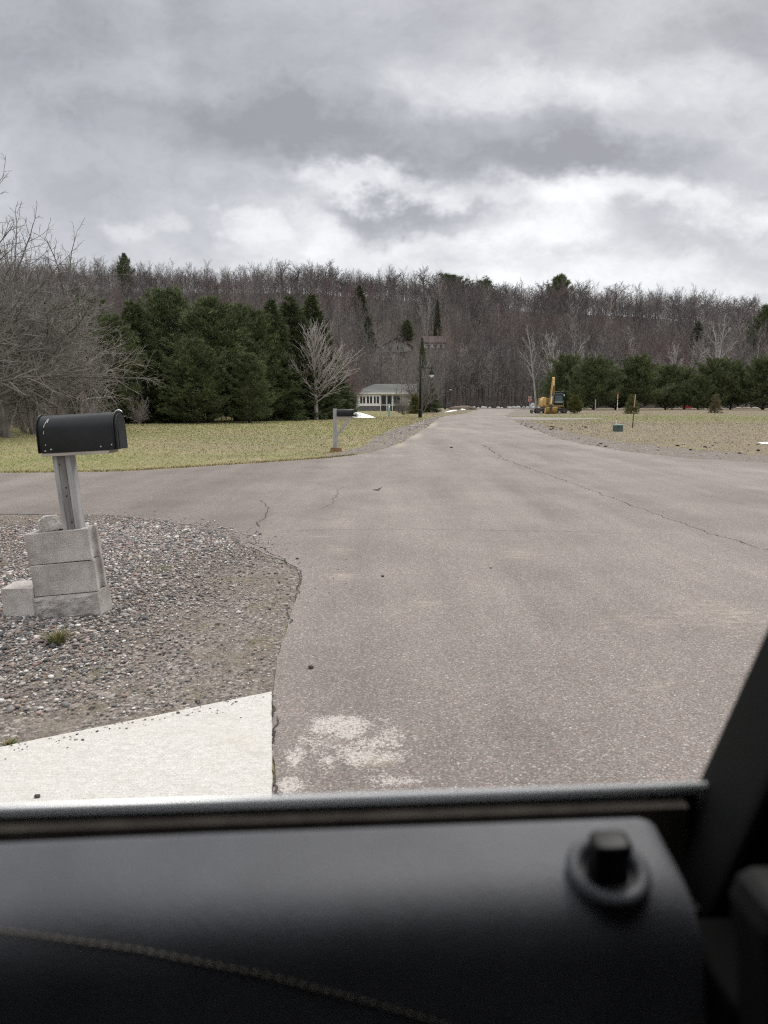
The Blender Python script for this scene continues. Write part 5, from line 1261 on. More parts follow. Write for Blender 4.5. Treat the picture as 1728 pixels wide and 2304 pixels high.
def tufts(C, Dr, n, L, wd, rng, up=.25, spread=.8):
    """n needle-spray triangles at every point C around the direction Dr"""
    m = len(C); C = np.repeat(C, n, 0); Dr = np.repeat(Dr, n, 0); k = len(C)
    d = Dr + rng.normal(0, spread, (k, 3)); d[:, 2] += up; d /= np.linalg.norm(d, axis=1)[:, None] + 1e-6
    s = np.cross(d, rng.normal(0, 1, (k, 3))); s /= np.linalg.norm(s, axis=1)[:, None] + 1e-6
    ln = (L * rng.uniform(.6, 1.3, k))[:, None]; w_ = (wd * rng.uniform(.6, 1.3, k))[:, None]
    o = C + rng.normal(0, L * .18, (k, 3))
    return np.stack([o - s * w_ / 2, o + s * w_ / 2, o + d * ln], 1)
def evergreen(seed, H_, Wd, kind='pine', dens=1.0, base=.02, leaf=1.0):
    rng = np.random.default_rng(seed); r2 = random.Random(seed); lines = [([Vector((0, 0, -.3)), Vector((r2.uniform(-.1, .1), r2.uniform(-.1, .1), H_ * .5)), Vector((0, 0, H_ * .98))], [H_ * .017 + .03, H_ * .011 + .02, .02])]
    C = []; Dr = []
    z = H_ * base; nb_az = 0
    step = .42 if kind == 'pine' else .34
    lump = [r2.uniform(.75, 1.2) for _ in range(7)]
    while z < H_ * .97:
        t = z / H_
        if kind == 'pine': pr = (min(1, .72 + 1.1 * t) * (1 - t ** 2.1) ** .72 * .98 + .06)
        elif kind == 'bush': pr = (min(1, .85 + .6 * t) * (1 - t ** 2.6) ** .6 + .05)
        else: pr = (1 - t) ** .85 * min(1, .8 + 2 * t) + .03
        nb = 7 if kind != 'spruce' else 9
        for k in range(nb):
            nb_az += 2.399 + r2.uniform(-.35, .35); az = nb_az
            Lb = Wd / 2 * pr * r2.uniform(.66, 1.16) * lump[int((az % 6.28) / 6.2832 * 7) % 7] ** .5
            if Lb < .12: continue
            el = (R(18) + R(40) * t * t) if kind != 'spruce' else (R(-12) + R(50) * t)
            el += r2.uniform(-.18, .18); d = Vector((math.cos(az) * math.cos(el), math.sin(az) * math.cos(el), math.sin(el))); p0 = Vector((0, 0, z + r2.uniform(-.15, .15)))
            pts = [p0]; q = p0
            for i in range(3):
                d = (d + ZAX * (.13 if kind != 'spruce' else (-.10 if i < 2 else .16))).normalized(); q = q + d * Lb / 3; pts.append(q)
            lines.append((pts, [.012 + Lb * .011, .010 + Lb * .007, .008 + Lb * .004, .005]))
            nt = max(3, int(Lb * (15 if kind != 'spruce' else 17) * dens)); ts = rng.uniform(.18, 1.0, nt) ** .75
            PA = np.array([p_[:] for p_ in pts]); f = ts * 3; i = np.minimum(2, f.astype(int)); q = PA[i] + (PA[i + 1] - PA[i]) * (f - i)[:, None]
            dd = (PA[i + 1] - PA[i]); dd /= np.linalg.norm(dd, axis=1)[:, None]
            sd_ = np.stack([-dd[:, 1], dd[:, 0], np.zeros(nt)], 1); sd_ /= np.linalg.norm(sd_, axis=1)[:, None] + 1e-6
            lat = rng.normal(0, 1, nt) * (.08 + .20 * Lb * (1.1 - ts)); vert = rng.normal(0, .06 + .03 * Lb, nt) + (.05 if kind != 'spruce' else -.03)
            q = q + sd_ * lat[:, None]; q[:, 2] += vert
            o = dd + sd_ * np.clip(lat[:, None] * 1.5, -.8, .8); C.append(q); Dr.append(o)
        z += step * r2.uniform(.8, 1.2) * (1 if H_ > 4 else .45 + .1 * H_)
    C = np.concatenate(C); Dr = np.concatenate(Dr)
    top = np.array([[0, 0, H_ * .97]] * 4); C = np.concatenate([C, top]); Dr = np.concatenate([Dr, np.array([[0, 0, 1.]] * 4)])
    if kind != 'spruce': Tn = tufts(C, Dr, 13, .27 * leaf, .032 * leaf, rng, .30, .55)
    else: Tn = tufts(C, Dr, 11, .25 * leaf, .036 * leaf, rng, .0, .5)
    return tubes_np(lines, 5), Tn
def ever_obj(name, e, label, cat, needles, group=None, bark=None):
    t = thing(name, label, cat, (0, 0, 0), 0, group); (v_, t_), Tn = e
    link('trunk', mesh_np('trunk', v_, t_, [bark or M_BK_DARK], smooth=True), t); link('crown', tri_soup('crown', Tn, [needles]), t); return t
def put(root, px, py_base, Y, py_top, H0, label, rz=None, first=[None], group=None, wx=1.0, xpx=None):
    """place (or copy) a tree so that it stands where the photograph shows it; Y None: where the ray meets the ground"""
    if Y is None: b = hit(px * K, py_base * K)
    else:
        d = ray(px * K, (py_base or 870) * K); b = ground(d.x / d.y * Y, Y)
    h = CH + (HOR - py_top * K) / F * b.y * 1.0 - b.z; s = h / H0
    used = root.get('_used'); rz = random.random() * 6.28 if rz is None else rz
    if not used:
        root['_used'] = 1; root.location = b; root.rotation_euler = (0, 0, rz); root.scale = (s * wx, s * wx, s); root['label'] = label
        if group: root['group'] = group
        return root
    return dup(root, b, rz, (s * wx, s * wx, s), label, group)
# ---- evergreen prototypes and their copies
random.seed(31)
PINES = [ever_obj('pine_tree', evergreen(s, 9, w_, 'pine'), 'x', 'pine tree', M_PINE) for s, w_ in ((1, 7.0), (2, 6.0), (3, 6.6))]
SPRS = [ever_obj('spruce_tree', evergreen(s, 9, w_, 'spruce'), 'x', 'spruce tree', M_SPRUCE) for s, w_ in ((11, 5.6), (12, 4.8))]
BUSHP = [ever_obj('pine_tree', evergreen(s, 6, 6.8, 'bush', 1.1), 'x', 'pine tree', M_PINE) for s in (21, 22)]
GL = 'evergreens along the left lawn'; GR_ = 'bushy pines in the row behind the field'; GH = 'evergreens on the wooded hill'
for (pr, x, yb, Y, yt, lab, wx) in (
    (SPRS[0], 298, 905, 47, 657, 'dark pointed spruce standing among the pines left of the lawn', .95), (PINES[0], 375, 905, 52, 648, 'tallest dark pine in the middle of the left evergreens', 1.0),
    (PINES[1], 455, 905, 48, 664, 'broad grey-green pine left of the bare round-crowned tree', 1.12), (PINES[2], 510, 905, 50, 678, 'low rounded pine right of the broad grey-green pine', .95),
    (PINES[0], 425, 907, 44.5, 745, 'shorter pine in front of the left evergreens', 1.15), (PINES[2], 540, 905, 45.5, 772, 'small bushy pine reaching out beside the dark spruces', 1.0), (PINES[1], 562, 905, 51, 690, 'dark pine between the rounded pine and the twin spruces', .85),
    (SPRS[1], 592, 903, 52, 655, 'dark spruce at the left of the twin spruces behind the bare tree', .95), (SPRS[0], 632, 903, 55, 648, 'slim dark spruce between the twin spruces', .9),
    (SPRS[1], 678, 902, 57, 645, 'tall dark spruce directly behind the bare round-crowned tree', .95), (SPRS[0], 716, 902, 60, 765, 'low dark spruce right of the bare round-crowned tree', 1.1),
    (PINES[1], 205, 905, 47, 662, 'yellowish pine behind the bare tree at the left', .9), (PINES[2], 250, 906, 44, 700, 'dark pine left of the pointed spruce', .9), (PINES[0], 150, 906, 50, 676, 'pine half hidden behind the bare trees at far left', 1.0), (PINES[2], 95, 906, 54, 715, 'dim pine deepest behind the far left bare trees', 1.0), (PINES[1], 180, 906, 46, 770, 'low pine behind the trunk of the drooping bare tree', 1.1), (SPRS[1], 345, 906, 45, 760, 'low dark spruce filling the gap left of the middle pine', 1.1)):
    put(pr, x, yb, Y, yt, 9, lab, None, group=GL, wx=wx * 1.45)
for i, (x, yt, wx, lab, Y) in enumerate(((1222, 786, .85, 'leftmost bushy pine of the row behind the excavator', 128), (1283, 790, 1.0, 'bushy pine just right of the excavator cab', 122), (1252, 800, .7, 'lower pine between the two leftmost pines of the row', 130), (1372, 787, 1.05, 'broad bushy pine behind the striped marker rod', 124),
        (1437, 804, .85, 'bushy pine behind the rusty steel post', 126), (1478, 808, .75, 'smaller pine in the middle of the row', 132), (1540, 792, .9, 'pine above the low red box in the row', 125), (1578, 797, .75, 'pine left of the brush pile in the row', 126), (1508, 822, .8, 'low wide pine filling the row before the red box', 123), (1648, 788, .95, 'pine right of the brush pile at the picture edge', 122), (1330, 812, .8, 'low pine between the two broad pines of the row', 126), (1715, 780, 1.0, 'last pine of the row cut by the picture edge', 121))):
    put(BUSHP[i % 2], x, 880, Y, yt, 6, lab, None, group=GR_, wx=wx * 1.3)
for (pr, x, yb, yt, H0, lab, wx) in ((PINES[1], 273, 640, 568, 9, 'lone dark pine near the ridge at the upper left', .62), (SPRS[0], 776, 690, 628, 9, 'dark spreading pine on the upper slope above the house', .95), (SPRS[1], 944, 725, 655, 9, 'narrow dark spruce on the slope above the tan house', .55),
        (PINES[2], 1207, 665, 614, 9, 'dark flat-topped pine poking over the ridge at the right', .7), (SPRS[0], 1503, 775, 700, 9, 'dark spruce standing alone on the right slope', .75), (PINES[0], 1652, 775, 672, 9, 'large dark pine on the slope at the right picture edge', .75), (SPRS[1], 1610, 740, 712, 9, 'small dark spruce on the slope left of the edge pine', .7), (PINES[1], 880, 735, 700, 9, 'dark shrubby pine beside the hillside houses', 1.0), (PINES[0], 1045, 650, 622, 9, 'dark pine on the ridge above the road', .9), (PINES[2], 975, 640, 612, 9, 'dark low pine on the ridge above the narrow spruce', 1.2), (SPRS[0], 795, 760, 690, 9, 'dusky spruce on the slope over the white house', .7)):
    put(pr, x, yb, None, yt, H0, lab, None, group=GH, wx=wx * (1.0 if 'narrow' in lab and 'above the tan' in lab else 1.6))
put(SPRS[1], 911, 885, 104, 733, 9, 'tall thin dark spruce rising behind the black street lamp', .5, wx=.42)
put(SPRS[0], 928, 886, 92, 815, 9, 'small dense dark spruce right of the street lamp base', .4, wx=1.15)
SM = ever_obj('young_spruce', evergreen(41, 2.6, 1.7, 'spruce', 2.6, .03, .6), 'x', 'young spruce', M_YSPR); SM2 = ever_obj('young_spruce', evergreen(42, 2.4, 1.5, 'spruce', .9, .10, .55), 'x', 'young spruce', M_BROWNN)
put(ever_obj('young_spruce', evergreen(43, 2.6, 2.6, 'bush', 3.0, .03, .55), 'x', 'young spruce', M_YSPR), 1241, 886, 84, 860, 2.6, 'small round yellowish evergreen just right of the excavator', wx=1.25)
b = D(1364, 885)
SX = ever_obj('young_spruce', evergreen(44, 2.6, 2.0, 'spruce', 1.3, .06, .62), 'x', 'young spruce', M_YSPR)
put(SX, 1364, 886, 82, 852, 2.6, 'thin yellowish young spruce behind the rusty steel post', wx=1.35)
put(SM2, 1545, 886, 86, 850, 2.4, 'sparse brownish young spruce alone in the right field', wx=1.4)
put(SM, 896, 890, 82, 850, 2.6, 'yellow-green evergreen shrub in front of the white house', wx=1.3)

# ---- bare trees standing on their own
GB = 'bare trees at the left edge of the lawn'
P_NEAR = [dict(n=7, wob=.10, up=.05, tip=.3, L=None), dict(kids=19, k0=.18, n=7, wob=.16, up=.02, ang0=78, ang1=34, len=3.6, prof=lambda t: 1.2 - .7 * t, rr=.42, tip=.3, L=2.6, rmin=.010),
          dict(kids=9, k0=.15, n=5, wob=.2, up=.015, ang0=55, ang1=35, ratio=.52, rr=.45, tip=.35, L=2.0, rmin=.007), dict(kids=8, k0=.1, n=3, wob=.22, up=.02, ang0=50, ang1=35, ratio=.5, rr=.55, rmin=.0048, L=1.0), dict(kids=5, k0=.12, n=2, wob=.2, up=.02, ang0=45, ang1=30, ratio=.55, rr=.6, rmin=.0042)]
def near_bare(seed, H_, r, d=Vector((0, 0, 1)), fork=None, P=P_NEAR, mt=None, mc=None, lab='x', name='bare_tree'):
    a, c = bare_meshes(seed, P, H_, r, (7, 5, 4, 3, 3), 2, d, fork); return tree_obj(name, a, c, mt or M_BK_GREY, mc or M_TW_GREY, lab, 'bare tree', GB)
N1 = near_bare(1, 6.6, .17, Vector((-.10, 0, 1)), lab='leaning bare tree with a thick grey trunk at the left picture edge'); N2 = near_bare(2, 6.4, .13, fork=2, lab='x')
def place(o, px, py, h=None, rz=0, label=None, sc=1, Y=None):
    b = D(px, py) if Y is None else ground(ray(px * K, 900 * K).x / ray(px * K, 900 * K).y * Y, Y); o.location = b; o.rotation_euler = (0, 0, rz); o.scale = (sc,) * 3
    if label: o['label'] = label
place(N1, 20, 946, rz=.4, sc=1.0); place(N2, 72, 938, rz=1.0, sc=.86, label='forked bare tree with twin stems behind the near mailbox')
def cp(o, px, Y, rz, sc, lab): b = ground(ray(px * K, 900 * K).x / ray(px * K, 900 * K).y * Y, Y); return dup(o, b, rz, sc, lab)
cp(N1, -70, 24, 2.2, .84, 'tallest bare tree, its crown cut by the left picture edge'); cp(N2, -5, 27, 3.9, 1.22, 'bare tree just inside the left picture edge behind the leaning one'); cp(N2, 62, 30, 2.5, 1.15, 'bare tree between the leaning tree and the forked one'); cp(N1, 118, 33, 4.4, .72, 'slender bare tree seen just above the near mailbox')
cp(N2, 0, 36, 5.0, 1.25, 'bare tree deep among the left thicket'); cp(N1, -120, 33, 1.2, 1.15, 'bare tree mostly outside the left picture edge')
P_DROOP = [dict(n=8, wob=.06, up=.03, tip=.25), dict(kids=20, k0=.2, n=8, wob=.10, up=-.035, ang0=78, ang1=30, len=3.4, prof=lambda t: 1.25 - .75 * t, rr=.42, tip=.3, L=2.4, rmin=.011),
           dict(kids=9, k0=.12, n=5, wob=.12, up=-.03, ang0=48, ang1=28, ratio=.55, rr=.5, L=1.3, rmin=.0085), dict(kids=6, k0=.1, n=3, wob=.12, up=-.02, ang0=38, ang1=25, ratio=.6, rr=.6, rmin=.007)]
DR = near_bare(5, 6.4, .085, Vector((.03, 0, 1)), P=P_DROOP, lab='pale bare tree with drooping twigs in front of the left evergreens', mt=M_TW_PALE, mc=M_TW_PALE)
place(DR, 176, 926, rz=.3, sc=1.0); h_ = 6.4; b = DR.location; s_ = (CH + (HOR - 668 * K) / F * b.y) / h_ * .98; DR.scale = (s_ * .84, s_ * .84, s_)
P_MAPLE = [dict(n=8, wob=.03, up=.02, tip=.15), dict(kids=58, k0=.25, n=8, wob=.045, up=.055, ang0=74, ang1=14, len=3.9, prof=lambda t: 1.12 - .68 * t, rr=.32, tip=.22, L=3.4, rmin=.012),
           dict(kids=10, k0=.15, n=5, wob=.07, up=.04, ang0=38, ang1=22, ratio=.46, rr=.5, L=2.0, rmin=.0095), dict(kids=6, k0=.15, n=2, wob=.08, up=.03, ang0=36, ang1=24, ratio=.42, rr=.6, rmin=.0075)]
MA, mc_ = bare_meshes(9, P_MAPLE, 5.8, .15, (8, 5, 3, 3), 2); MP_ = tree_obj('bare_tree', MA, mc_, M_TW_ASH, M_TW_ASH, 'neat bare tree with a round fan-shaped crown at the lawn edge', 'bare tree')
b = D(683, 906.5); MP_.location = b; zmax = max(MA[0][:, 2].max(), mc_[0][:, 2].max()); hh = (CH + (HOR - 690 * K) / F * b.y); wx_ = 172 * K / F * b.y / (np.percentile(mc_[0][:, 0], 99) - np.percentile(mc_[0][:, 0], 1)); MP_.scale = (wx_, wx_, hh / zmax); MP_.rotation_euler = (0, 0, PI)
# big many-stemmed bare shrub behind the lamp, smaller bare shrubs
P_SHRUB = [dict(n=6, wob=.08, up=.04, tip=.3), dict(kids=12, k0=.12, n=5, wob=.10, up=.05, ang0=50, ang1=24, len=3.0, prof=lambda t: 1.1 - .6 * t, rr=.5, L=2.4, rmin=.012), dict(kids=7, k0=.12, n=3, wob=.12, up=.04, ang0=42, ang1=26, ratio=.5, rr=.6, L=1.2, rmin=.010), dict(kids=4, k0=.15, n=2, wob=.12, up=.03, ang0=40, ang1=26, ratio=.5, rr=.6, rmin=.009)]
def shrub(seed, stems, H_, r, lean, P, mt, mc, name, label, cat='shrub', sides=(5, 4, 3, 3), group=None):
    rng = random.Random(seed); out = [[] for _ in P]
    for k in range(stems):
        a = 2 * PI * k / stems + rng.uniform(-.4, .4); l_ = lean * rng.uniform(.3, 1.1); grow(out, Vector((math.cos(a) * r * 2, math.sin(a) * r * 2, -.1)), Vector((math.cos(a) * l_, math.sin(a) * l_, 1)), H_ * rng.uniform(.75, 1.05), r * rng.uniform(.7, 1), 0, P, rng)
    A = [tubes_np(l, s) for l, s in zip(out, sides)]
    def join(L):
        V = []; T = []; b_ = 0
        for v_, t_ in L: V.append(v_); T.append(t_ + b_); b_ += len(v_)
        return np.concatenate(V), np.concatenate(T)
    t = thing(name, label, cat, (0, 0, 0), 0, group); v_, t_ = join(A[:1]); link('stems', mesh_np('stems', v_, t_, [mt], smooth=True), t); v_, t_ = join(A[1:]); link('crown', mesh_np('crown', v_, t_, [mc]), t); return t
def put2(o, px, Y, rz=0, sc=1): d = ray(px * K, 895 * K); o.location = ground(d.x / d.y * Y, Y); o.rotation_euler = (0, 0, rz); o.scale = (sc,) * 3
S1 = shrub(3, 9, 6.2, .07, .62, P_SHRUB, M_BK_GREY, M_TW_GREY, 'bare_tree', 'wide many-stemmed bare tree directly behind the street lamp', 'bare tree'); put2(S1, 910, 84, 0, .95)
P_SM = [dict(n=4, wob=.1, up=.04, tip=.3), dict(kids=9, k0=.1, n=3, wob=.12, up=.05, ang0=50, ang1=25, len=.8, prof=lambda t: 1.1 - .6 * t, rr=.6, rmin=.009, L=.7), dict(kids=5, k0=.1, n=2, wob=.14, up=.03, ang0=45, ang1=28, ratio=.5, rr=.7, rmin=.008)]
S2 = shrub(4, 14, 1.7, .02, .55, P_SM, M_BK_GREY, M_TW_GREY, 'bare_shrub', 'twiggy grey bare shrub between pedestal and street lamp'); put2(S2, 872, 74)
S3 = shrub(6, 12, 1.5, .02, .5, P_SM, M_BK_RED, M_BK_RED, 'bare_shrub', 'reddish bare shrub in front of the porch posts'); put2(S3, 862, 88, 0, .9)
S4 = shrub(7, 12, 5, .035, .5, P_SHRUB, M_BK_RED, M_BK_RED, 'bare_tree', 'reddish bare tree just right of the round-crowned tree', 'bare tree'); put2(S4, 748, 72, 0, .9)
S5 = shrub(8, 10, 3.0, .03, .5, P_SM, M_BK_RED, M_BK_RED, 'bare_shrub', 'reddish brown shrub at the left end of the white house'); put2(S5, 783, 114, 0, 1.5)
P_YOUNG = [dict(n=6, wob=.05, up=.03, tip=.2), dict(kids=13, k0=.25, n=4, wob=.09, up=.07, ang0=48, ang1=25, len=1.5, prof=lambda t: 1.1 - .7 * t, rr=.4, rmin=.012, L=1.2), dict(kids=5, k0=.2, n=2, wob=.12, up=.04, ang0=42, ang1=26, ratio=.5, rr=.6, rmin=.010)]
def young(seed, H_, r, lab, px, Y, mt=None, mc=None):
    a, c = bare_meshes(seed, P_YOUNG, H_, r, (6, 3, 3), 1); o = tree_obj('bare_tree', a, c, mt or M_BK_GREY, mc or M_TW_GREY, lab, 'bare tree'); put2(o, px, Y); return o
young(51, 5.6, .05, 'slim bare tree in front of the porch of the white house', 856, 95); young(52, 4.6, .05, 'slender bare sapling before the white house roof', 868, 97, mc=M_TW_PALE)
BU = shrub(61, 16, 2.0, .02, .5, P_SM, M_TW_PALE, M_TW_PALE, 'bare_shrub', 'dry pale brush at the foot of the left bare trees'); put2(BU, 48, 31)
for k, (px, Y, lab) in enumerate(((300, 43, 'dry pale brush at the foot of the pointed spruce'), (195, 40, 'dry pale brush under the drooping bare tree'), (120, 36, 'dry pale brush behind the near mailbox'), (10, 33, 'dry pale brush at the left picture edge'))):
    d = ray(px * K, 900 * K); dup(BU, ground(d.x / d.y * Y, Y), k * 1.3, .8, lab)

# ---- birches
P_BIRCH = [dict(n=9, wob=.05, up=.02, tip=.25), dict(kids=11, k0=.35, n=6, wob=.09, up=.06, ang0=48, ang1=26, len=4.0, prof=lambda t: 1.15 - .75 * t, rr=.42, tip=.25, L=3, rmin=.03), dict(kids=6, k0=.2, n=4, wob=.12, up=.03, ang0=45, ang1=28, ratio=.5, rr=.5, rmin=.022, L=1.5), dict(kids=5, k0=.1, n=2, wob=.14, up=.0, ang0=45, ang1=28, ratio=.55, rr=.6, rmin=.014)]
GBi = 'white-stemmed birches in front of the hill'
def birch(seed, H_, r, fork=None, d=Vector((0, 0, 1))): a, c = bare_meshes(seed, P_BIRCH, H_, r, (6, 4, 3, 3), 3, d, fork); return tree_obj('birch_tree', a, c, M_BK_BIRCH, M_TW_BRN, 'x', 'birch tree', GBi)
B1 = birch(71, 11, .17, d=Vector((-.12, 0, 1))); B2 = birch(72, 11, .15, fork=3)
BI = [(B1, 1160, 875, 134, 735, 'leaning white birch left of the excavator boom'), (B2, 1205, 868, 142, 722, 'white birch with several stems behind the excavator'), (B2, 1470, 860, 150, 745, 'forked white birch above the middle of the pine row'), (B1, 1535, 858, 150, 712, 'tall pale birch above the pines left of the dark slope spruce'), (B1, 1618, 858, 152, 770, 'thin leaning white birch behind the brush pile'), (B2, 1262, 860, 150, 760, 'low birch behind the leftmost pines'), (B1, 1560, 858, 156, 728, 'pale birch right of the slope spruce')]
for (o, px, yb, Y, yt, lab) in BI: put(o, px, yb, Y, yt, 10.5, lab, random.choice([0, .3, 3.4, -.3]), group=GBi, wx=1.0)
for i, (px, yb, yt) in enumerate(((340, 672, 615), (362, 672, 612), (395, 670, 618), (408, 672, 610), (420, 670, 622), (922, 728, 648), (915, 735, 690), (205, 690, 625))):
    put((B1, B2)[i % 2], px, yb, None, yt, 10.5, ['white birch first from the left on the upper left slope', 'white birch second from the left on the upper left slope', 'white birch in the middle of the upper left slope', 'tallest white birch of the upper left slope', 'white birch right of the others on the upper left slope', 'tall white birch above the hillside houses', 'small white birch beside the narrow slope spruce', 'pale birch above the drooping bare tree'][i], random.random() * 6, group='birches on the hill', wx=.8)

# ---- the wood on the hill: ridge trees and wood-edge trees one can tell apart, the rest one mass
P_RIDGE = [dict(n=6, wob=.08, up=.03, tip=.4), dict(kids=13, k0=.42, n=6, wob=.17, up=.03, ang0=74, ang1=34, len=5.6, prof=lambda t: .95 - .25 * t, rr=.5, tip=.3, L=4, rmin=.045), dict(kids=9, k0=.2, n=4, wob=.2, up=.02, ang0=58, ang1=36, ratio=.5, rr=.55, rmin=.030, L=2.2), dict(kids=10, k0=.12, n=2, wob=.2, up=.02, ang0=56, ang1=38, ratio=.5, rr=.6, rmin=.025)]
GRi = 'bare trees along the ridge of the hill'; GE = 'bare trees along the wood edge'
RIDGE = []
for s in range(5):
    a, c = bare_meshes(100 + s, P_RIDGE, 9, .22, (6, 4, 3, 3), 2); RIDGE.append(tree_obj('bare_tree', a, c, M_BK_DARK, M_TW_BRN, 'spreading bare tree standing on the skyline ridge of the wooded hill', 'bare tree', GRi))
rr = random.Random(77); first = [True] * 5
px = -20
while px < 1760:
    Y = YC + rr.uniform(-10, 12); d = ray(px, 700); x = d.x / d.y * Y; k = rr.randrange(5); h = rr.choice((rr.uniform(8, 11), rr.uniform(11, 15.5))) * (1.0 if px > 560 else .72); sc = h / 12.5
    if first[k]: o = RIDGE[k]; o.location = ground(x, Y); o.scale = (sc * 1.25, sc * 1.25, sc); o.rotation_euler = (0, 0, rr.random() * 6.28); first[k] = False
    else: wq = rr.uniform(1.0, 1.5); dup(RIDGE[k], ground(x, Y), rr.random() * 6.28, (sc * wq, sc * wq, sc))
    px += rr.choice((rr.uniform(3, 10), rr.uniform(10, 34)))
P_FOR = [dict(n=5, wob=.06, up=.03, tip=.25), dict(kids=15, k0=.26, n=3, wob=.14, up=.06, ang0=66, ang1=30, len=4.2, prof=lambda t: 1.05 - .6 * t, rr=.38, tip=.3, L=3.4, rmin=.030), dict(kids=8, k0=.18, n=2, wob=.18, up=.05, ang0=54, ang1=34, ratio=.52, rr=.5, rmin=.026, L=1.8), dict(kids=5, k0=.12, n=1, wob=.15, up=.04, ang0=50, ang1=34, ratio=.62, rr=.6, rmin=.026)]
FOR = []
for s in range(6):
    rng = random.Random(200 + s); out = [[] for _ in P_FOR]; grow(out, Vector((0, 0, -.4)), Vector((rng.uniform(-.08, .08), rng.uniform(-.08, .08), 1)), 12.0, .13, 0, P_FOR, rng)
    A = [tubes_np(l, 3) for l in out]; V = []; T = []; M = []; b_ = 0
    for i, (v_, t_) in enumerate(A): V.append(v_); T.append(t_ + b_); M.append(np.full(len(t_), 0 if i == 0 else 1)); b_ += len(v_)
    FOR.append((np.concatenate(V), np.concatenate(T), np.concatenate(M)))
EDGE = []
for s in range(4):
    a, c = bare_meshes(300 + s, P_FOR, 12, .13, (5, 3, 3, 3), 1, Vector((.04 * (s - 1.5), 0, 1))); EDGE.append(tree_obj('bare_tree', a, c, (M_BK_GREY, M_BK_DARK, M_BK_GREY, M_BK_DARK)[s], (M_TW_GREY, M_TW_BRN, M_TW_BRN, M_TW_GREY)[s], 'tall slender bare tree in the front rank of the wood', 'bare tree', GE))
fe = [True] * 4
px = 745
while px < 1740:
    near = px < 1230
    Y = rr.uniform(156, 171) if px > 930 else rr.uniform(140, 168); d = ray(px, 880); x = d.x / d.y * Y; k = rr.randrange(4); h = rr.uniform(10.5, 14) if near else rr.uniform(8.5, 12.5); sc = h / 12
    if abs(px - 893) < 40 and rr.random() < .6: sc *= .6
    if fe[k]: o = EDGE[k]; o.location = ground(x, Y); o.scale = (sc,) * 3; o.rotation_euler = (0, 0, rr.random() * 6.28); fe[k] = False
    else: dup(EDGE[k], ground(x, Y), rr.random() * 6.28, sc)
    px += rr.uniform(4.0, 9.5) if near else rr.uniform(12, 26)
def forest():
    rng = np.random.default_rng(8); P = []; y = 166.0
    while y < 376:
        sp = 3.5 + (y - 166) * .0035
        for x in np.arange(-.70 * y - 12, .58 * y + 8, sp): P.append((x + rng.normal(0, sp * .33), y + rng.normal(0, sp * .3)))
        y += sp * 1.02
    P = np.array(P); keep = np.ones(len(P), bool)
    for hb, wd in ((HB1, 7.5), (HB2, 5.5)):
        for i, (x, yq) in enumerate(P):
            xr = x * hb.y / yq
            if abs(xr - hb.x) < wd and hb.y - 34 < yq < hb.y + 11: keep[i] = (yq < hb.y - 3) and rng.random() < .2
    keep &= (P[:, 1] < 344) | ((P[:, 0] < 25 - (P[:, 1] - 344) * .2) | (rng.random(len(P)) < .25))
    P = P[keep]; k = rng.integers(0, 6, len(P))
    zone = np.array([mnoise.noise((x * .035, y_ * .035, 2)) for x, y_ in P]); zone2 = np.array([mnoise.noise((x * .05, y_ * .05, 7)) for x, y_ in P])
    M_TW_DARK = make_bark('dark_twigs', (.04, .034, .033), (.066, .057, .055), (.10, .088, .084), 2)
    mats = [M_BK_GREY, M_TW_BRN, M_BK_DARK, M_TW_GREY, M_BK_RED, M_BK_BIRCH, M_TW_PALE, M_TW_DARK]
    VV = []; TT = []; MM = []; b_ = 0
    for v in range(6):
        idx = np.where(k == v)[0]; V0, T0, M0 = FOR[v]; n = len(idx)
        h = np.clip(rng.normal(.88, .17, n), .5, 1.3) * (1 - .10 * np.clip((P[idx, 1] - 296) / 36, 0, 1)); a = rng.uniform(0, 6.28, n); ca, sa = np.cos(a)[:, None] * h[:, None], np.sin(a)[:, None] * h[:, None]
        z = np.array([height(x, y_) for x, y_ in P[idx]])
        X = V0[None, :, 0] * ca - V0[None, :, 1] * sa + P[idx, 0:1]; Y = V0[None, :, 0] * sa + V0[None, :, 1] * ca + P[idx, 1:2]; Z = V0[None, :, 2] * h[:, None] + z[:, None]
        VV.append(np.stack([X, Y, Z], 2).reshape(-1, 3).astype(np.float32)); TT.append((T0[None] + (np.arange(n) * len(V0))[:, None, None]).reshape(-1, 3) + b_); b_ += n * len(V0)
        r_ = rng.random(n)
        tm = np.where(r_ < .45, 0, np.where(r_ < .96, 2, 5)); cm = np.where(zone[idx] + rng.normal(0, .15, n) > .22, 4, np.where(zone2[idx] + rng.normal(0, .2, n) > .18, 3, 1)); cm = np.where((cm == 1) & (rng.random(n) < .38), 7, cm); cm = np.where((cm == 3) & (rng.random(n) < .2), 6, cm); cm = np.where((tm == 5), 6, cm)
        MM.append(np.where(M0[None] == 0, tm[:, None], cm[:, None]).reshape(-1))
    V = np.concatenate(VV); T = np.concatenate(TT)
    o = link('forest', mesh_np('forest', V, T, mats, np.concatenate(MM))); tag(o, 'dense leafless grey-brown wood covering the hillside', 'wood', kind='stuff')
    print('FOREST', len(P), len(T))
forest()
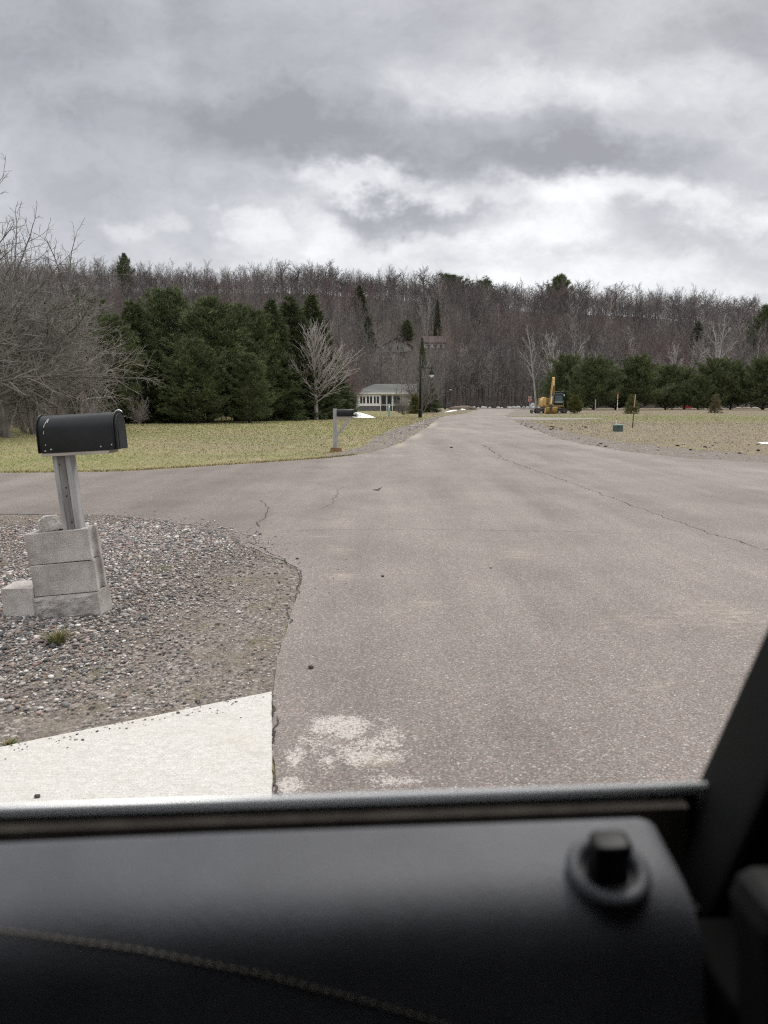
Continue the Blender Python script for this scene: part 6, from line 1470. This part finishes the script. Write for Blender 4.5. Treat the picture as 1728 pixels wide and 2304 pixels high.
def undergrowth():
    rng = random.Random(6); lines = []; 
    for i in range(5200):
        Y = rng.uniform(150, 176); px = rng.uniform(700, 1760) if rng.random() < .8 else rng.uniform(900, 1250); d = ray(px, 900); x = d.x / d.y * Y
        if x > 12 and Y < 154: continue
        if Y < 156 and 12 > x > -3: continue
        h = rng.uniform(.8, 3.8) * (1.3 if px > 1230 else 1); g = ground(x, Y) - ZAX * .1; l_ = Vector((rng.uniform(-.3, .3), rng.uniform(-.3, .3), 1)); m_ = g + l_ * h * .6; e_ = m_ + (l_ + Vector((rng.uniform(-.3, .3), 0, 0))) * h * .4
        lines.append(([g, m_, e_], [.025, .018, .01]))
        for q in range(4): t = rng.uniform(.3, .9); b_ = g.lerp(m_, t); lines.append(([b_, b_ + Vector((rng.uniform(-.5, .5), rng.uniform(-.4, .4), rng.uniform(.25, .8))) * h * .4], [.014, .008]))
    for i in range(2600):                           # thicket behind the left evergreens and bare trees
        x = rng.uniform(-48, -9); Y = rng.uniform(34, 64) if x < -16 else rng.uniform(52, 66)
        if Y < 30 - x * .4: continue
        h = rng.uniform(.8, 3.2); g = ground(x, Y) - ZAX * .1; l_ = Vector((rng.uniform(-.3, .3), rng.uniform(-.3, .3), 1)); m_ = g + l_ * h * .6
        lines.append(([g, m_, m_ + l_ * h * .4], [.016, .011, .006]))
        for q in range(3): t = rng.uniform(.3, .9); b_ = g.lerp(m_, t); lines.append(([b_, b_ + Vector((rng.uniform(-.5, .5), rng.uniform(-.4, .4), rng.uniform(.25, .8))) * h * .4], [.008, .005]))
    v_, t_ = tubes_np(lines, 3); n3 = len(t_); mi = (np.arange(n3) // 400) % 3
    o = link('undergrowth', mesh_np('undergrowth', v_, t_, [M_TW_BRN, M_TW_GREY, M_BK_RED], mi)); tag(o, 'tangled leafless brush along the foot of the wood', 'undergrowth', kind='stuff')
undergrowth()
# trees of the wood that continue behind the left evergreens
k = 0
for i in range(26):
    Y = rr.uniform(58, 125); d = ray(rr.uniform(-250, 720), 880); x = d.x / d.y * Y
    if x > -14 and Y > 62: continue
    dup(EDGE[k % 4], ground(x, Y), rr.random() * 6, rr.uniform(.6, .8) * (1.0 if Y > 75 else .72), 'bare tree in the wood behind the left evergreens', 'bare trees behind the left evergreens'); k += 1

# ---- grass
def grass():
    rng = np.random.default_rng(3); out = []
    RP = [(p.x, p.y) for p in road_pts]
    for (x0, x1, y0, y1, n) in ((-24, 3, 13, 66, 190000), (5, 75, 17, 128, 190000), (-14, 6, 56, 120, 26000)):
        Y = np.exp(rng.uniform(math.log(y0), math.log(y1), n)); X = rng.uniform(x0, x1, n) if x0 < 0 else rng.uniform(.0, 1, n) * (.62 * Y + 4 - x0 * .2) + x0 * .2 + 1
        ok = ~in_poly_np(X, Y, RP)
        for poly, keepp in ((LSH, .10), (RSH, .12), (DRV, 0), (BANK, .1)): ok &= ~(in_poly_np(X, Y, poly) & (rng.random(n) > keepp))
        ok &= (Y > 12.6)
        nz = np.array([mnoise.noise((x * .55, y * .55, 1)) for x, y in zip(X, Y)]); nf = np.array([mnoise.noise((x * .16, y * .16, 5)) for x, y in zip(X, Y)])
        bare = np.where((X > 3), .45 + .3 * (Y < 42), .10); ok &= rng.random(n) > bare + nz * .2
        X, Y, nz, nf = X[ok], Y[ok], nz[ok], nf[ok]; m = len(X); s = np.clip(Y / 16, .8, 2.6)
        h = rng.uniform(.012, .032, m) * s ** .5; w_ = .010 * s * rng.uniform(.6, 1.3, m); a = rng.uniform(0, PI, m)
        Z = np.array([height(x, y) for x, y in zip(X, Y)])
        dx_, dy_ = np.cos(a) * w_, np.sin(a) * w_ * .5; lx, ly = rng.normal(0, .035, m) * s ** .5, rng.normal(0, .035, m) * s ** .5
        P = np.stack([np.stack([X - dx_, Y - dy_, Z - .004], 1), np.stack([X + dx_, Y + dy_, Z - .004], 1), np.stack([X + lx, Y + ly, Z + h], 1)], 1); out.append(P)
    P = np.concatenate(out)
    m, t = material('grass_blades', .8, .15); n_big = t.noise(t.pos, .22, 5, .6); n_mid = t.noise(t.pos, 1.3, 6, .65); p = t.sep(t.pos)
    lush = t.m('ADD', t.m('MULTIPLY', n_big, .6), t.m('MULTIPLY', n_mid, .4)); lush = t.m('ADD', lush, t.m('MULTIPLY', t.ell(p, 26, 62, 34, 15, 0, .3), .10)); lush = t.m('ADD', lush, t.mr(p[0], 3, -3, -.085, .075))
    f = t.m('ADD', t.m('MULTIPLY', lush, .72), t.m('MULTIPLY', t.rnd, .28))
    t.put(t.b.inputs['Base Color'], t.ramp(f, [(.26, (.19, .155, .11)), (.38, (.285, .235, .155)), (.46, (.38, .32, .20)), (.53, (.345, .32, .155)), (.62, (.265, .275, .105)), (.8, (.20, .235, .08))]))
    o = link('grass', tri_soup('grass', P, [m])); tag(o, 'short winter-worn grass of tan and green on lawn and field', 'grass', kind='stuff')
grass()
def dead_leaves():
    """pale dead leaves and torn sods scattered on lawn and field; a ragged fringe of dry grass along the paving"""
    rng = np.random.default_rng(14); P = []; n = 900
    Y = np.exp(rng.uniform(math.log(14), math.log(70), n)); X = np.where(rng.random(n) < .5, rng.uniform(-16, -1, n), 5 + rng.random(n) * .55 * Y); ok = ~in_poly_np(X, Y, [(p.x, p.y) for p in road_pts]) & (Y > 13)
    X, Y = X[ok], Y[ok]; s = rng.uniform(.012, .032, len(X)) * np.clip(Y / 22, .7, 1.8)
    o = stones('dead_leaves', np.stack([X, Y, s * .5], 1), s, simple('dead_leaf', (.42, .34, .24), .9, .2, .3, 8), 4, flat=.3); o['label'] = 'pale dead leaves scattered on lawn and field'
    C = D(1400, 965); n = 70; X = C.x + rng.normal(0, 4.5, n); Y = C.y + rng.normal(0, 1.6, n) ; ok = ~in_poly_np(X, Y, [(p.x, p.y) for p in road_pts]); X, Y = X[ok], Y[ok]; s = rng.uniform(.02, .06, len(X))
    C2 = D(1180, 925); X2 = C2.x + rng.normal(0, 1.5, 24); Y2 = C2.y + rng.normal(0, 2, 24); ok = ~in_poly_np(X2, Y2, [(p.x, p.y) for p in road_pts]); X = np.concatenate([X, X2[ok]]); Y = np.concatenate([Y, Y2[ok]]); s = np.concatenate([s, rng.uniform(.03, .09, ok.sum())])
    o = stones('torn_sod', np.stack([X, Y, s * .3], 1), s, simple('wet_earth', (.05, .038, .03), .95, .1, .4, 8), 6); o['label'] = 'dark clods of torn sod along the field edge'
    T = []; edge = [Vector((p[0], p[1], 0)) for p in DD([(0, 1021.5), (130, 1020.5), (260, 1018.5), (400, 1010), (560, 1000), (700, 990), (770, 983)])]
    for a, b_ in zip(edge, edge[1:]):
        L = (b_ - a).length
        for i in range(int(L * 260)):
            q = a.lerp(b_, rng.random()) + Vector((0, abs(rng.normal(0, .16)), 0)); h = rng.uniform(.015, .055); w_ = .008; an = rng.random() * PI; dxy = Vector((math.cos(an) * w_, math.sin(an) * w_, 0))
            T.append([(q - dxy)[:], (q + dxy)[:], (q + Vector((rng.normal(0, .03), rng.normal(-.02, .03), h)))[:]])
    m, t = material('dry_fringe_grass', .85, .1); t.put(t.b.inputs['Base Color'], t.ramp(t.rnd, [(0, (.16, .10, .06)), (.4, (.30, .21, .12)), (.75, (.36, .30, .18)), (1, (.16, .16, .06))]))
    o = link('grass_fringe', tri_soup('grass_fringe', T, [m])); tag(o, 'dry straw-coloured grass fringe along the paving edge', 'grass', kind='stuff')
dead_leaves()
for o in bpy.data.objects:
    if '_used' in o: del o['_used']
